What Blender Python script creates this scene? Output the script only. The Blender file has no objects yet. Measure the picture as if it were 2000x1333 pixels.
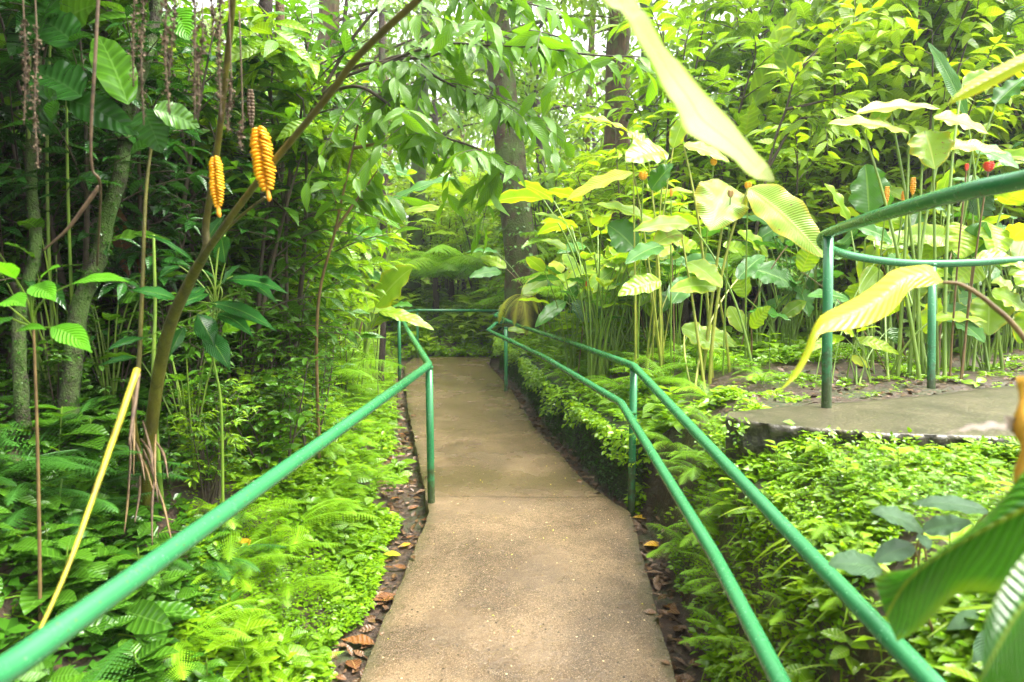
import bpy, math, random
import numpy as np
from mathutils import Vector

# ------------------------------------------------------------------ camera, sky, sun, exposure
S = bpy.context.scene
COL = S.collection
PITCH = math.radians(4.5)
EYE = np.array([0.0, 0.0, 1.55])
FPX = 1333.3                      # focal length measured in photograph pixels
cam_d = bpy.data.cameras.new('camera')
cam_d.lens = 24; cam_d.sensor_width = 36
cam_d.clip_start = 0.05; cam_d.clip_end = 1000
cam_d.dof.use_dof = True; cam_d.dof.focus_distance = 5.0; cam_d.dof.aperture_fstop = 2.9
cam = bpy.data.objects.new('camera', cam_d); COL.objects.link(cam)
cam.location = EYE; cam.rotation_euler = (math.pi/2 - PITCH, 0, 0)
S.camera = cam

SUN_EL, SUN_ROT = math.radians(66), math.radians(95)     # high, from the right
w = bpy.data.worlds.new("World"); S.world = w; w.use_nodes = True
nt = w.node_tree; bg = nt.nodes['Background']
sky = nt.nodes.new('ShaderNodeTexSky'); sky.sky_type = 'NISHITA'; sky.sun_disc = False
sky.sun_elevation = SUN_EL; sky.sun_rotation = SUN_ROT
sky.air_density = 1.0; sky.dust_density = 6.0; sky.ozone_density = 0.6
hs = nt.nodes.new('ShaderNodeHueSaturation'); hs.inputs['Saturation'].default_value = 0.12; hs.inputs['Value'].default_value = 1.2
nt.links.new(sky.outputs[0], hs.inputs['Color']); nt.links.new(hs.outputs[0], bg.inputs['Color'])
bg.inputs['Strength'].default_value = 0.10
sd = bpy.data.lights.new('sun', 'SUN'); sd.energy = 1.0; sd.angle = math.radians(38); sd.color = (1, .93, .78)
sun = bpy.data.objects.new('sun', sd); COL.objects.link(sun)
dx, dy = math.sin(SUN_ROT), math.cos(SUN_ROT)
sun.rotation_euler = Vector((dx*math.cos(SUN_EL), dy*math.cos(SUN_EL), math.sin(SUN_EL))).to_track_quat('Z', 'Y').to_euler()
S.view_settings.view_transform = 'Standard'; S.view_settings.look = 'None'
S.view_settings.gamma = 1; S.view_settings.use_curve_mapping = False
S.view_settings.exposure = 2.85
cy = S.cycles
cy.max_bounces = 7; cy.diffuse_bounces = 4; cy.glossy_bounces = 2; cy.transmission_bounces = 4
cy.volume_bounces = 0; cy.transparent_max_bounces = 4; cy.use_denoising = True
cy.volume_step_rate = 4
cy.sample_clamp_indirect = 6

rng = np.random.default_rng(7)
random.seed(7)

def U(px, py, D):
    """the point of the place seen at photograph pixel (px,py), D metres ahead of the camera"""
    f = np.array([0, math.cos(PITCH), -math.sin(PITCH)]); u = np.array([0, math.sin(PITCH), math.cos(PITCH)])
    return EYE + D*(f + np.array([1, 0, 0])*(px-1000)/FPX + u*(667-py)/FPX)
def nrmz(v):
    v = np.asarray(v, float); return v/np.maximum(np.linalg.norm(v, axis=-1, keepdims=True), 1e-9)
def R(a, b): return float(rng.uniform(a, b))

# ------------------------------------------------------------------ ground shape
PY = [-3, 2.7, 4.3, 4.9, 11.8, 13]; PZ = [-.45, 0, .18, .20, .34, .36]
def path_z(y): return np.interp(y, PY, PZ)
def on_path(px, py):
    lo, hi = .8, 16
    for _ in range(50):
        m = (lo+hi)/2; p = U(px, py, m)
        if p[2] > path_z(p[1]): lo = m
        else: hi = m
    return p
LE = np.array([on_path(*q)[:2] for q in [(700,1333),(838,1003),(825,935),(808,850),(795,790),(790,714)]])
RE = np.array([on_path(*q)[:2] for q in [(1320,1333),(1240,1030),(1228,1000),(1200,983),(1140,942),(1088,882),(1042,833),(1000,765),(975,735),(955,714)]])
def xl(y): return np.interp(y, np.r_[-3, LE[:, 1]], np.r_[-.72, LE[:, 0]])
def xr(y): return np.interp(y, np.r_[-3, RE[:, 1]], np.r_[.66, RE[:, 0]])
def sm(a, b, x):
    t = np.clip((x-a)/(b-a), 0, 1); return t*t*(3-2*t)
def vnoise(x, y, s, seed=0):
    x = np.asarray(x)/s; y = np.asarray(y)/s
    return (np.sin(x*1.7+y*.9+seed)+np.sin(y*2.1-x*.6+seed*2.3)+np.sin(x*2.9+y*1.3+seed*.7)*.6+np.sin(y*3.7-x*2.2+seed*1.9)*.5)/3.1
SLABZ = .96
def ground(x, y):
    x = np.asarray(x, float); y = np.asarray(y, float)
    p = path_z(y)
    dl = xl(y)-x; dr = x-xr(y)
    rise = lambda d: np.where(d < 1.2, d*.8, .96+(d-1.2)*.22)
    left = p-.09+rise(np.clip(dl-.24, 0, 30))*sm(.2, .5, dl)+vnoise(x, y, .5, 1)*.05*sm(.3, .8, dl)+vnoise(x, y, .12, 3)*.012
    top = np.interp(y, [-3, 2.5, 3.2, 6, 11, 14], [.68, .87, .91, .95, 1.0, 1.05])
    wallish = sm(4.0, 4.5, y)
    step = (sm(.12, .36, dr)*.85+sm(.36, .6, dr)*.15)*(1-wallish)+(sm(.16, .30, dr)*.55+sm(.3, 1.3, dr)*.45)*wallish
    right = p-.09+(top-(p-.09))*step+vnoise(x, y, .6, 5)*.03*sm(.5, 1.2, dr)+sm(4, 40, x)*3
    mid = p-.06
    z = np.where(dl > 0, left, np.where(dr > 0, right, mid))
    far = .30+.75*sm(11.9, 15, y)+np.clip(y-15, 0, 200)*.03+vnoise(x, y, 1.4, 2)*.12*sm(12, 14, y)
    far = far+np.clip(np.abs(x)-3, 0, 60)*.12
    z = z*(1-sm(11.85, 12.6, y))+far*sm(11.85, 12.6, y)
    # levelled bed under the upper slab
    sl = sm(.75, 1.0, x)*sm(2.3, 2.75, y)*(1-sm(3.9, 4.6, y))
    return z*(1-sl)+np.minimum(z, SLABZ-.06)*sl
def gz(x, y): return float(ground(x, y))

def on_ground(px, py):
    f = U(px, py, 1)-EYE
    for D in np.arange(.8, 20, .01):
        p = EYE+f*D
        if p[2] < gz(p[0], p[1]): return p
    return p
# ------------------------------------------------------------------ mesh builder
class MB:
    def __init__(s): s.v = []; s.f = []; s.uv = []; s.t = []; s.n = 0
    def add(s, v, f, uv=None, t=0.5):
        v = np.asarray(v, float).reshape(-1, 3); f = np.asarray(f, int).reshape(-1, 4)
        s.v.append(v); s.f.append(f+s.n)
        s.uv.append(np.zeros((len(v), 2)) if uv is None else np.asarray(uv, float).reshape(-1, 2))
        s.t.append(np.broadcast_to(np.asarray(t, float), (len(v),)).copy() if np.ndim(t) < 1 or len(np.atleast_1d(t)) == len(v) else np.full(len(v), .5))
        s.n += len(v)
    def tube(s, P, r, sides=8, t=.5, cap=True, wob=0.0):
        P = np.asarray(P, float); n = len(P); r = np.broadcast_to(np.asarray(r, float), (n,))
        T = nrmz(np.gradient(P, axis=0))
        a = np.array([0, 0, 1.0]) if abs(T[0, 2]) < .9 else np.array([1.0, 0, 0])
        Nn = nrmz(np.cross(T[0], a)); V = []
        for i in range(n):
            Nn = nrmz(Nn-T[i]*np.dot(Nn, T[i])); B = np.cross(T[i], Nn)
            th = np.linspace(0, 2*math.pi, sides, endpoint=False)
            rr = r[i]*(1+(wob*np.sin(th*3+i*1.3)+wob*.7*np.sin(th*5-i*2.1)+rng.uniform(-wob, wob, sides)*.6 if wob else 0))
            V.append(P[i]+np.outer(np.cos(th)*rr, Nn)+np.outer(np.sin(th)*rr, B))
        if cap:
            V.insert(0, np.repeat(P[:1], sides, 0)+(V[0]-P[0])*.02); V.append(np.repeat(P[-1:], sides, 0)+(V[-1]-P[-1])*.02)
        m = len(V); V = np.concatenate(V)
        i, j = np.meshgrid(np.arange(m-1), np.arange(sides), indexing='ij'); j2 = (j+1) % sides
        F = np.stack([i*sides+j, i*sides+j2, (i+1)*sides+j2, (i+1)*sides+j], -1).reshape(-1, 4)
        uv = np.stack([np.tile(np.arange(sides)/sides, m), np.repeat(np.arange(m)/m, sides)], -1)
        s.add(V, F, uv, t)
    def build(s, name, mat, parent=None, loc=None, smooth=True):
        me = bpy.data.meshes.new(name)
        V = np.concatenate(s.v); F = np.concatenate(s.f); UV = np.concatenate(s.uv); T = np.concatenate(s.t)
        me.vertices.add(len(V)); me.vertices.foreach_set('co', V.astype(np.float32).ravel())
        me.loops.add(F.size); me.loops.foreach_set('vertex_index', F.astype(np.int32).ravel())
        me.polygons.add(len(F)); me.polygons.foreach_set('loop_start', (np.arange(len(F))*4).astype(np.int32))
        me.polygons.foreach_set('use_smooth', np.full(len(F), smooth))
        me.update(calc_edges=True)
        l = me.uv_layers.new(name='UVMap'); l.data.foreach_set('uv', UV[F.ravel()].astype(np.float32).ravel())
        a = me.attributes.new('tint', 'FLOAT', 'POINT'); a.data.foreach_set('value', T.astype(np.float32))
        me.materials.append(mat)
        o = bpy.data.objects.new(name, me); COL.objects.link(o)
        if parent is not None: o.parent = parent
        if loc is not None: o.location = loc
        return o
def tag(o, label=None, cat=None, group=None, kind=None):
    for k, v in (('label', label), ('category', cat), ('group', group), ('kind', kind)):
        if v: o[k] = v
    return o
def empty(name, loc, label, cat, group=None):
    o = bpy.data.objects.new(name, None); COL.objects.link(o); o.location = loc; o.empty_display_size = .1
    return tag(o, label, cat, group)
def copy_tree(o, parent=None):
    c = o.copy(); COL.objects.link(c)
    if parent is not None: c.parent = parent
    for ch in list(o.children): copy_tree(ch, c)
    return c
def place(o, x, y, z=None, rz=0, s=1, tilt=(0, 0)):
    o.location = (x, y, gz(x, y)-.01 if z is None else z); o.rotation_euler = (tilt[0], tilt[1], rz); o.scale = (s, s, s)

def smooth_path(P, n):
    P = np.asarray(P, float); m = len(P)
    if m == 2: return P[0]+(P[1]-P[0])*np.linspace(0, 1, n)[:, None]
    Q = np.vstack([2*P[0]-P[1], P, 2*P[-1]-P[-2]]); out = []
    for t in np.linspace(0, m-1-1e-9, n):
        i = int(t); u = t-i; a, b, c, d = Q[i:i+4]
        out.append(.5*((2*b)+(-a+c)*u+(2*a-5*b+4*c-d)*u*u+(-a+3*b-3*c+d)*u**3))
    return np.array(out)

# ------------------------------------------------------------------ materials
def newmat(name):
    m = bpy.data.materials.new(name); m.use_nodes = True; t = m.node_tree
    return m, t, t.nodes['Principled BSDF'], t.nodes['Material Output']
def N(t, typ, **kw):
    n = t.nodes.new(typ)
    for k, v in kw.items():
        if k in n.inputs: n.inputs[k].default_value = v
        else: setattr(n, k, v)
    return n
def math_(t, op, a, b=None, clamp=False):
    n = t.nodes.new('ShaderNodeMath'); n.operation = op; n.use_clamp = clamp
    for i, v in enumerate((a, b)):
        if v is None: continue
        if hasattr(v, 'links'): t.links.new(v, n.inputs[i])
        else: n.inputs[i].default_value = v
    return n.outputs[0]
def mix(t, f, a, b, blend='MIX'):
    n = t.nodes.new('ShaderNodeMix'); n.data_type = 'RGBA'; n.blend_type = blend
    for i, v in ((0, f), (6, a), (7, b)):
        if hasattr(v, 'links'): t.links.new(v, n.inputs[i])
        elif i == 0: n.inputs[i].default_value = v
        else: n.inputs[i].default_value = (*v, 1)
    return n.outputs[2]
def noise(t, scale, detail=3, vec=None, rough=.55, dist=0):
    n = N(t, 'ShaderNodeTexNoise', Scale=scale, Detail=detail, Roughness=rough, Distortion=dist)
    if vec is not None: t.links.new(vec, n.inputs['Vector'])
    return n.outputs[0]
def ramp(t, fac, a, b):
    n = t.nodes.new('ShaderNodeMapRange'); n.clamp = True
    t.links.new(fac, n.inputs[0]); n.inputs[1].default_value = a; n.inputs[2].default_value = b
    return n.outputs[0]

def leafmat(name, c1, c2, veins=0, slant=.25, rough=.32, trans=.3, rib=(.35, .5, .12), edge=None, blotch=None, bump=.35, spec=.5, spots=0, vm=.22):
    m, t, b, out = newmat(name)
    at = N(t, 'ShaderNodeAttribute', attribute_name='tint').outputs['Fac']
    oi = t.nodes.new('ShaderNodeObjectInfo').outputs['Random']
    f = math_(t, 'ADD', at, math_(t, 'MULTIPLY', math_(t, 'SUBTRACT', oi, .5), .5), True)
    col = mix(t, f, c1, c2)
    geo = t.nodes.new('ShaderNodeTexCoord').outputs['Object']
    nz = noise(t, 9, 3, geo)
    col = mix(t, .5, col, mix(t, nz, tuple(x*.55 for x in c1), tuple(min(1, x*1.35) for x in c2)))
    uv = t.nodes.new('ShaderNodeUVMap'); sp = t.nodes.new('ShaderNodeSeparateXYZ'); t.links.new(uv.outputs[0], sp.inputs[0])
    au = math_(t, 'ABSOLUTE', math_(t, 'SUBTRACT', sp.outputs[0], .5))
    h = None
    if veins:
        ph = math_(t, 'SUBTRACT', sp.outputs[1], math_(t, 'MULTIPLY', au, slant))
        wv = math_(t, 'SINE', math_(t, 'MULTIPLY', ph, veins*6.283))
        col = mix(t, math_(t, 'MULTIPLY', ramp(t, wv, .3, 1), vm), col, tuple(min(1, x*1.9+.01) for x in c2))
        h = wv
    if rib:
        col = mix(t, math_(t, 'MULTIPLY', math_(t, 'SUBTRACT', 1, ramp(t, au, .012, .035)), .75), col, rib)
    if edge:
        e = math_(t, 'MULTIPLY', ramp(t, math_(t, 'ADD', au, math_(t, 'MULTIPLY', nz, .25)), .5, .62), .85)
        col = mix(t, e, col, edge)
    if blotch:
        nb = noise(t, 5, 4, geo, .65, .6)
        col = mix(t, ramp(t, nb, .56, .68), col, blotch)
    if spots:
        col = mix(t, ramp(t, noise(t, 45, 2, geo), .66, .72), col, (.22, .12, .03))
    t.links.new(col, b.inputs['Base Color'])
    b.inputs['Roughness'].default_value = rough; b.inputs['Specular IOR Level'].default_value = spec
    t.links.new(ramp(t, noise(t, 14, 2, geo), -.4+(.4-rough)*2, 1.5), b.inputs['Roughness']) if False else None
    if h is not None:
        bm = N(t, 'ShaderNodeBump', Strength=bump, Distance=.004)
        t.links.new(h, bm.inputs['Height']); t.links.new(bm.outputs[0], b.inputs['Normal'])
    if trans:
        tr = t.nodes.new('ShaderNodeBsdfTranslucent')
        tc = mix(t, 1, col, (1.35, 1.25, .5), 'MULTIPLY'); t.links.new(tc, tr.inputs[0])
        ms = t.nodes.new('ShaderNodeMixShader'); ms.inputs[0].default_value = trans
        t.links.new(b.outputs[0], ms.inputs[1]); t.links.new(tr.outputs[0], ms.inputs[2]); t.links.new(ms.outputs[0], out.inputs[0])
    return m
def bark(name, c1, c2, moss=None, mamt=.5, scale=14, rough=.85, bump=.8):
    m, t, b, out = newmat(name)
    geo = t.nodes.new('ShaderNodeTexCoord').outputs['Object']
    mp = N(t, 'ShaderNodeMapping'); mp.inputs['Scale'].default_value = (1, 1, .25); t.links.new(geo, mp.inputs[0])
    n1 = noise(t, scale, 6, mp.outputs[0], .65, .5)
    col = mix(t, ramp(t, n1, .3, .7), c1, c2)
    if moss:
        nm = noise(t, scale*.25, 5, geo, .7)
        col = mix(t, ramp(t, nm, 1-mamt-.08, 1-mamt+.08), col, mix(t, noise(t, scale*5, 2, geo), moss, tuple(x*2.4 for x in moss)))
    t.links.new(col, b.inputs['Base Color']); b.inputs['Roughness'].default_value = rough
    bm = N(t, 'ShaderNodeBump', Strength=bump, Distance=.02)
    t.links.new(math_(t, 'ADD', n1, noise(t, scale*4, 3, geo)), bm.inputs['Height']); t.links.new(bm.outputs[0], b.inputs['Normal'])
    return m
def plain(name, c1, c2, rough=.5, scale=12, trans=0, bump=0):
    m, t, b, out = newmat(name)
    geo = t.nodes.new('ShaderNodeTexCoord').outputs['Object']
    n1 = noise(t, scale, 4, geo, .6)
    col = mix(t, ramp(t, n1, .3, .7), c1, c2); t.links.new(col, b.inputs['Base Color']); b.inputs['Roughness'].default_value = rough
    if bump:
        bm = N(t, 'ShaderNodeBump', Strength=bump, Distance=.01); t.links.new(n1, bm.inputs['Height']); t.links.new(bm.outputs[0], b.inputs['Normal'])
    return m

L = {}
L['fresh'] = leafmat('leaf_fresh', (.12, .28, .008), (.32, .48, .012), veins=9, rib=(.36, .45, .04), rough=.3, trans=.48)
L['shrub'] = leafmat('leaf_shrub', (.045, .16, .008), (.22, .39, .010), veins=8, rough=.2, trans=.45)
L['mid'] = leafmat('leaf_mid', (.015, .075, .008), (.085, .22, .012), veins=8, rough=.2, trans=.35, rib=(.12, .26, .04))  # base darkened so plants at the left carry shade in their colour
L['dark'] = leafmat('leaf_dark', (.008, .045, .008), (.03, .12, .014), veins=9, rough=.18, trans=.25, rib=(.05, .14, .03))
L['arch'] = leafmat('leaf_arch', (.035, .13, .008), (.13, .30, .012), veins=9, slant=.6, rough=.24, trans=.45, rib=(.1, .25, .05))
L['ginger'] = leafmat('leaf_ginger', (.11, .28, .012), (.28, .44, .018), veins=38, slant=.16, rough=.24, trans=.45, rib=(.35, .5, .1), edge=(.42, .45, .03), bump=.4, vm=.12)
L['gingerdark'] = leafmat('leaf_ginger_dark', (.03, .13, .018), (.07, .22, .025), veins=38, slant=.16, rough=.22, trans=.3, rib=(.2, .38, .08), bump=.5)
L['pale'] = leafmat('leaf_pale', (.17, .34, .02), (.29, .44, .035), veins=40, slant=.16, rough=.26, trans=.35, rib=(.5, .6, .12), edge=(.45, .40, .01), bump=.4, vm=.12, spots=1)
L['streaky'] = leafmat('leaf_streaky', (.19, .34, .02), (.31, .44, .035), veins=40, slant=.16, rough=.3, trans=.35, rib=(.5, .55, .1), edge=(.45, .38, .01), blotch=(.30, .09, .02), bump=.4, vm=.12)
L['yellowgreen'] = leafmat('leaf_yellowgreen', (.34, .50, .012), (.52, .62, .03), veins=22, slant=.2, rough=.32, trans=.4, rib=(.5, .55, .08), edge=(.6, .5, .02), bump=.4)
L['hanging'] = leafmat('leaf_hanging', (.40, .60, .008), (.72, .84, .42), veins=14, slant=2.2, rough=.18, trans=.4, vm=.5, rib=(.6, .72, .2), edge=(.42, .60, .008), bump=.9, spec=.9)  # pale second tone is a blown highlight put into the leaf colour
L['fern'] = leafmat('leaf_fern', (.08, .24, .008), (.25, .46, .012), rib=None, rough=.4, trans=.45)
L['fernbright'] = leafmat('leaf_fern_bright', (.16, .40, .015), (.32, .58, .02), rib=None, rough=.4, trans=.4)
L['ferndark'] = leafmat('leaf_fern_dark', (.02, .09, .014), (.06, .2, .02), rib=None, rough=.35, trans=.25)  # dark copy of the fern leaf, shade put into its green
L['fernold'] = leafmat('leaf_fern_old', (.26, .34, .015), (.45, .42, .03), rib=None, rough=.5, trans=.4, blotch=(.28, .17, .04))
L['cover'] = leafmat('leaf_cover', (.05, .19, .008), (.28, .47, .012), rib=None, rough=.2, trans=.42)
L['coverdark'] = leafmat('leaf_cover_dark', (.012, .07, .008), (.07, .21, .012), rib=None, rough=.2, trans=.3)  # darker cover leaf; on the left bank its tone paints in the shade
L['grey'] = leafmat('leaf_greygreen', (.06, .15, .07), (.12, .23, .11), veins=12, slant=.9, rough=.3, trans=.15, rib=(.14, .28, .1), bump=.9)
L['pinkish'] = leafmat('leaf_pinkish', (.20, .22, .16), (.34, .24, .22), veins=10, slant=.5, rough=.5, trans=.2, rib=(.3, .2, .15))
L['bank'] = leafmat('leaf_glossy', (.012, .085, .014), (.03, .16, .02), veins=15, slant=.7, rough=.16, trans=.2, rib=(.16, .34, .05), bump=.9)
L['bright'] = leafmat('leaf_bright', (.09, .36, .012), (.16, .5, .02), veins=12, slant=.5, rough=.35, trans=.4, rib=(.2, .5, .05), bump=.7)
L['nearleaf'] = leafmat('leaf_near', (.018, .11, .006), (.05, .20, .010), veins=16, slant=.5, rough=.12, trans=.2, rib=(.25, .36, .03), bump=.6, edge=(.12, .25, .01))
L['forest'] = leafmat('leaf_forest', (.07, .17, .02), (.20, .34, .03), rib=None, rough=.5, trans=.45)
L['forestdark'] = leafmat('leaf_forest_dark', (.012, .045, .012), (.04, .11, .02), rib=None, rough=.45, trans=.2)
L['orangeleaf'] = leafmat('leaf_orange', (.55, .28, .01), (.7, .42, .02), veins=7, rough=.35, trans=.2, rib=(.5, .3, .05), spots=1)
L['brownleaf'] = leafmat('leaf_brown', (.06, .022, .008), (.19, .08, .025), veins=7, rough=.25, trans=.05, rib=(.35, .2, .08))
L['litter'] = leafmat('leaf_litter', (.03, .016, .008), (.16, .085, .035), veins=5, rough=.3, trans=.02, rib=None)
M = {}
M['stem'] = plain('stem_green', (.10, .20, .02), (.20, .30, .03), .4)
M['stemyellow'] = plain('stem_yellow', (.16, .12, .012), (.46, .44, .02), .45, 22)
M['stempale'] = plain('stem_pale', (.16, .22, .02), (.34, .34, .04), .4, 14)
M['stemolive'] = bark('stem_olive', (.035, .028, .006), (.13, .125, .010), None, 0, 16, .4, .3)
M['stembrown'] = plain('stem_brown', (.10, .06, .02), (.2, .13, .04), .6, 20, bump=.3)
M['twig'] = plain('twig', (.035, .025, .015), (.08, .06, .03), .7, 30, bump=.4)
M['trunk'] = bark('bark_trunk', (.035, .02, .01), (.15, .09, .04), (.05, .07, .01), .42)
M['trunkred'] = bark('bark_reddish', (.018, .010, .005), (.09, .048, .022), (.035, .055, .008), .5, 10, .85, 1.0)
M['trunkmoss'] = bark('bark_mossy', (.018, .013, .007), (.05, .038, .02), (.03, .06, .006), .55, 30)
M['trunkdark'] = bark('bark_dark', (.012, .008, .006), (.05, .03, .018), (.02, .035, .006), .35)
M['cone'] = plain('flower_yellow', (.75, .34, .005), (.9, .52, .01), .35, 30, bump=.2)
M['coneorange'] = plain('flower_orange', (.7, .26, .01), (.8, .4, .02), .4, 30)
M['red'] = plain('flower_red', (.6, .03, .01), (.75, .10, .02), .4, 30)
M['dried'] = plain('dried_flower', (.03, .02, .009), (.17, .115, .06), .8, 60, bump=.4)
M['tan'] = plain('flower_tan', (.4, .24, .08), (.55, .38, .14), .5, 40)
M['straw'] = plain('dried_sheath', (.04, .024, .012), (.15, .095, .045), .7, 40, bump=.4)
M['orange'] = plain('stalk_orange', (.5, .24, .015), (.72, .42, .04), .5, 12)

def path_material():
    m, t, b, out = newmat('wet_concrete')
    geo = t.nodes.new('ShaderNodeTexCoord').outputs['Object']
    big = noise(t, 1.6, 5, geo, .6, .4); med = noise(t, 9, 6, geo, .75); fine = noise(t, 75, 4, geo, .75); grit = noise(t, 190, 2, geo, .7)
    col = mix(t, ramp(t, big, .42, .60), (.062, .040, .021), (.152, .102, .054))
    col = mix(t, math_(t, 'MULTIPLY', ramp(t, med, .46, .62), .65), col, (.085, .050, .022))
    col = mix(t, math_(t, 'MULTIPLY', ramp(t, fine, .50, .62), .65), col, (.045, .028, .014))
    col = mix(t, math_(t, 'MULTIPLY', ramp(t, grit, .54, .66), .6), col, (.36, .27, .16))
    vo = N(t, 'ShaderNodeTexVoronoi', Scale=24); t.links.new(geo, vo.inputs['Vector'])
    spk = math_(t, 'LESS_THAN', math_(t, 'ADD', vo.outputs['Distance'], math_(t, 'MULTIPLY', ramp(t, noise(t, 3, 2, geo), .3, .7), .12)), .17)
    col = mix(t, math_(t, 'MULTIPLY', spk, .8), col, (.02, .012, .006))
    vo2 = N(t, 'ShaderNodeTexVoronoi', Scale=15); t.links.new(geo, vo2.inputs['Vector'])
    col = mix(t, math_(t, 'LESS_THAN', vo2.outputs['Distance'], .065), col, (.5, .38, .2))
    # twigs and scratches
    # damp mossy strip where the two pours meet, and algae along the edges
    sp = t.nodes.new('ShaderNodeSeparateXYZ'); t.links.new(geo, sp.inputs[0])
    yy = math_(t, 'ADD', sp.outputs[1], math_(t, 'MULTIPLY', math_(t, 'SUBTRACT', big, .5), .5))
    band = math_(t, 'SUBTRACT', 1, ramp(t, math_(t, 'ABSOLUTE', math_(t, 'SUBTRACT', yy, 4.72)), .12, .36))
    col = mix(t, math_(t, 'MULTIPLY', band, .72), col, (.055, .04, .012))
    jl = math_(t, 'SUBTRACT', 1, ramp(t, math_(t, 'ABSOLUTE', math_(t, 'SUBTRACT', math_(t, 'ADD', sp.outputs[1], math_(t, 'MULTIPLY', fine, .03)), 4.39)), .004, .014))
    col = mix(t, math_(t, 'MULTIPLY', jl, .6), col, (.03, .02, .01))
    upper = ramp(t, yy, 4.6, 8.5)
    col = mix(t, math_(t, 'MULTIPLY', math_(t, 'MULTIPLY', upper, ramp(t, med, .2, .55)), .7), col, (.065, .046, .02))  # farther stretch darker: moister, and its lesser open sky put into the colour
    ed = N(t, 'ShaderNodeAttribute', attribute_name='tint').outputs['Fac']
    e2 = ramp(t, math_(t, 'ADD', ed, math_(t, 'MULTIPLY', med, .35)), 1.06, 1.2)
    col = mix(t, math_(t, 'MULTIPLY', e2, .7), col, (.045, .045, .015))
    t.links.new(col, b.inputs['Base Color'])
    wet = ramp(t, noise(t, 2.3, 3, geo), .38, .62)
    r = t.nodes.new('ShaderNodeMapRange'); t.links.new(wet, r.inputs[0]); r.inputs[3].default_value = .10; r.inputs[4].default_value = .32
    t.links.new(r.outputs[0], b.inputs['Roughness'])
    bm = N(t, 'ShaderNodeBump', Strength=.8, Distance=.006)
    t.links.new(math_(t, 'ADD', fine, math_(t, 'MULTIPLY', med, 1.5)), bm.inputs['Height']); t.links.new(bm.outputs[0], b.inputs['Normal'])
    return m
def soil_material():
    m, t, b, out = newmat('soil')
    geo = t.nodes.new('ShaderNodeTexCoord').outputs['Object']
    n1 = noise(t, 3, 6, geo, .7); n2 = noise(t, 40, 5, geo, .7)
    col = mix(t, ramp(t, n2, .35, .7), (.018, .011, .006), (.085, .05, .028))
    col = mix(t, math_(t, 'MULTIPLY', ramp(t, n1, .52, .6), .7), col, (.03, .05, .008))
    vo = N(t, 'ShaderNodeTexVoronoi', Scale=22); t.links.new(geo, vo.inputs['Vector'])
    col = mix(t, math_(t, 'MULTIPLY', math_(t, 'LESS_THAN', vo.outputs['Distance'], .22), .6), col, mix(t, vo.outputs['Color'], (.10, .05, .02), (.2, .12, .06)))
    t.links.new(col, b.inputs['Base Color'])
    t.links.new(math_(t, 'ADD', math_(t, 'MULTIPLY', n1, .5), .2), b.inputs['Roughness'])
    bm = N(t, 'ShaderNodeBump', Strength=1, Distance=.02)
    t.links.new(math_(t, 'ADD', n2, math_(t, 'MULTIPLY', vo.outputs['Distance'], .6)), bm.inputs['Height']); t.links.new(bm.outputs[0], b.inputs['Normal'])
    return m
def slab_material():
    m, t, b, out = newmat('pebbly_concrete')
    geo = t.nodes.new('ShaderNodeTexCoord').outputs['Object']
    n1 = noise(t, 4, 5, geo, .65); n2 = noise(t, 30, 4, geo, .7)
    col = mix(t, ramp(t, n1, .35, .65), (.04, .036, .014), (.10, .085, .045))
    vo = N(t, 'ShaderNodeTexVoronoi', Scale=75); t.links.new(geo, vo.inputs['Vector'])
    col = mix(t, math_(t, 'MULTIPLY', ramp(t, vo.outputs['Distance'], .25, .6), .5), col, (.025, .022, .012))
    col = mix(t, math_(t, 'MULTIPLY', math_(t, 'LESS_THAN', vo.outputs['Distance'], .16), .6), col, (.3, .27, .2))
    sp = t.nodes.new('ShaderNodeSeparateXYZ'); t.links.new(geo, sp.inputs[0])
    side = math_(t, 'SUBTRACT', 1, ramp(t, math_(t, 'ADD', sp.outputs[2], math_(t, 'MULTIPLY', n2, .04)), SLABZ-.01, SLABZ+.012))
    rough_side = mix(t, ramp(t, n2, .42, .6), (.008, .008, .004), (.085, .08, .05))
    col = mix(t, math_(t, 'MULTIPLY', side, .9), col, rough_side)
    t.links.new(col, b.inputs['Base Color']); b.inputs['Roughness'].default_value = .4
    bm = N(t, 'ShaderNodeBump', Strength=.5, Distance=.004)
    t.links.new(math_(t, 'ADD', n2, vo.outputs['Distance']), bm.inputs['Height']); t.links.new(bm.outputs[0], b.inputs['Normal'])
    return m
def moss_material():
    m, t, b, out = newmat('moss')
    geo = t.nodes.new('ShaderNodeTexCoord').outputs['Object']
    n1 = noise(t, 6, 6, geo, .75); n2 = noise(t, 60, 4, geo, .7)
    col = mix(t, ramp(t, n1, .35, .65), (.015, .014, .008), (.045, .075, .008))
    col = mix(t, math_(t, 'MULTIPLY', ramp(t, n2, .5, .7), .7), col, (.10, .16, .015))
    t.links.new(col, b.inputs['Base Color']); b.inputs['Roughness'].default_value = .9
    bm = N(t, 'ShaderNodeBump', Strength=1, Distance=.03)
    t.links.new(math_(t, 'ADD', n1, n2), bm.inputs['Height']); t.links.new(bm.outputs[0], b.inputs['Normal'])
    return m
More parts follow.
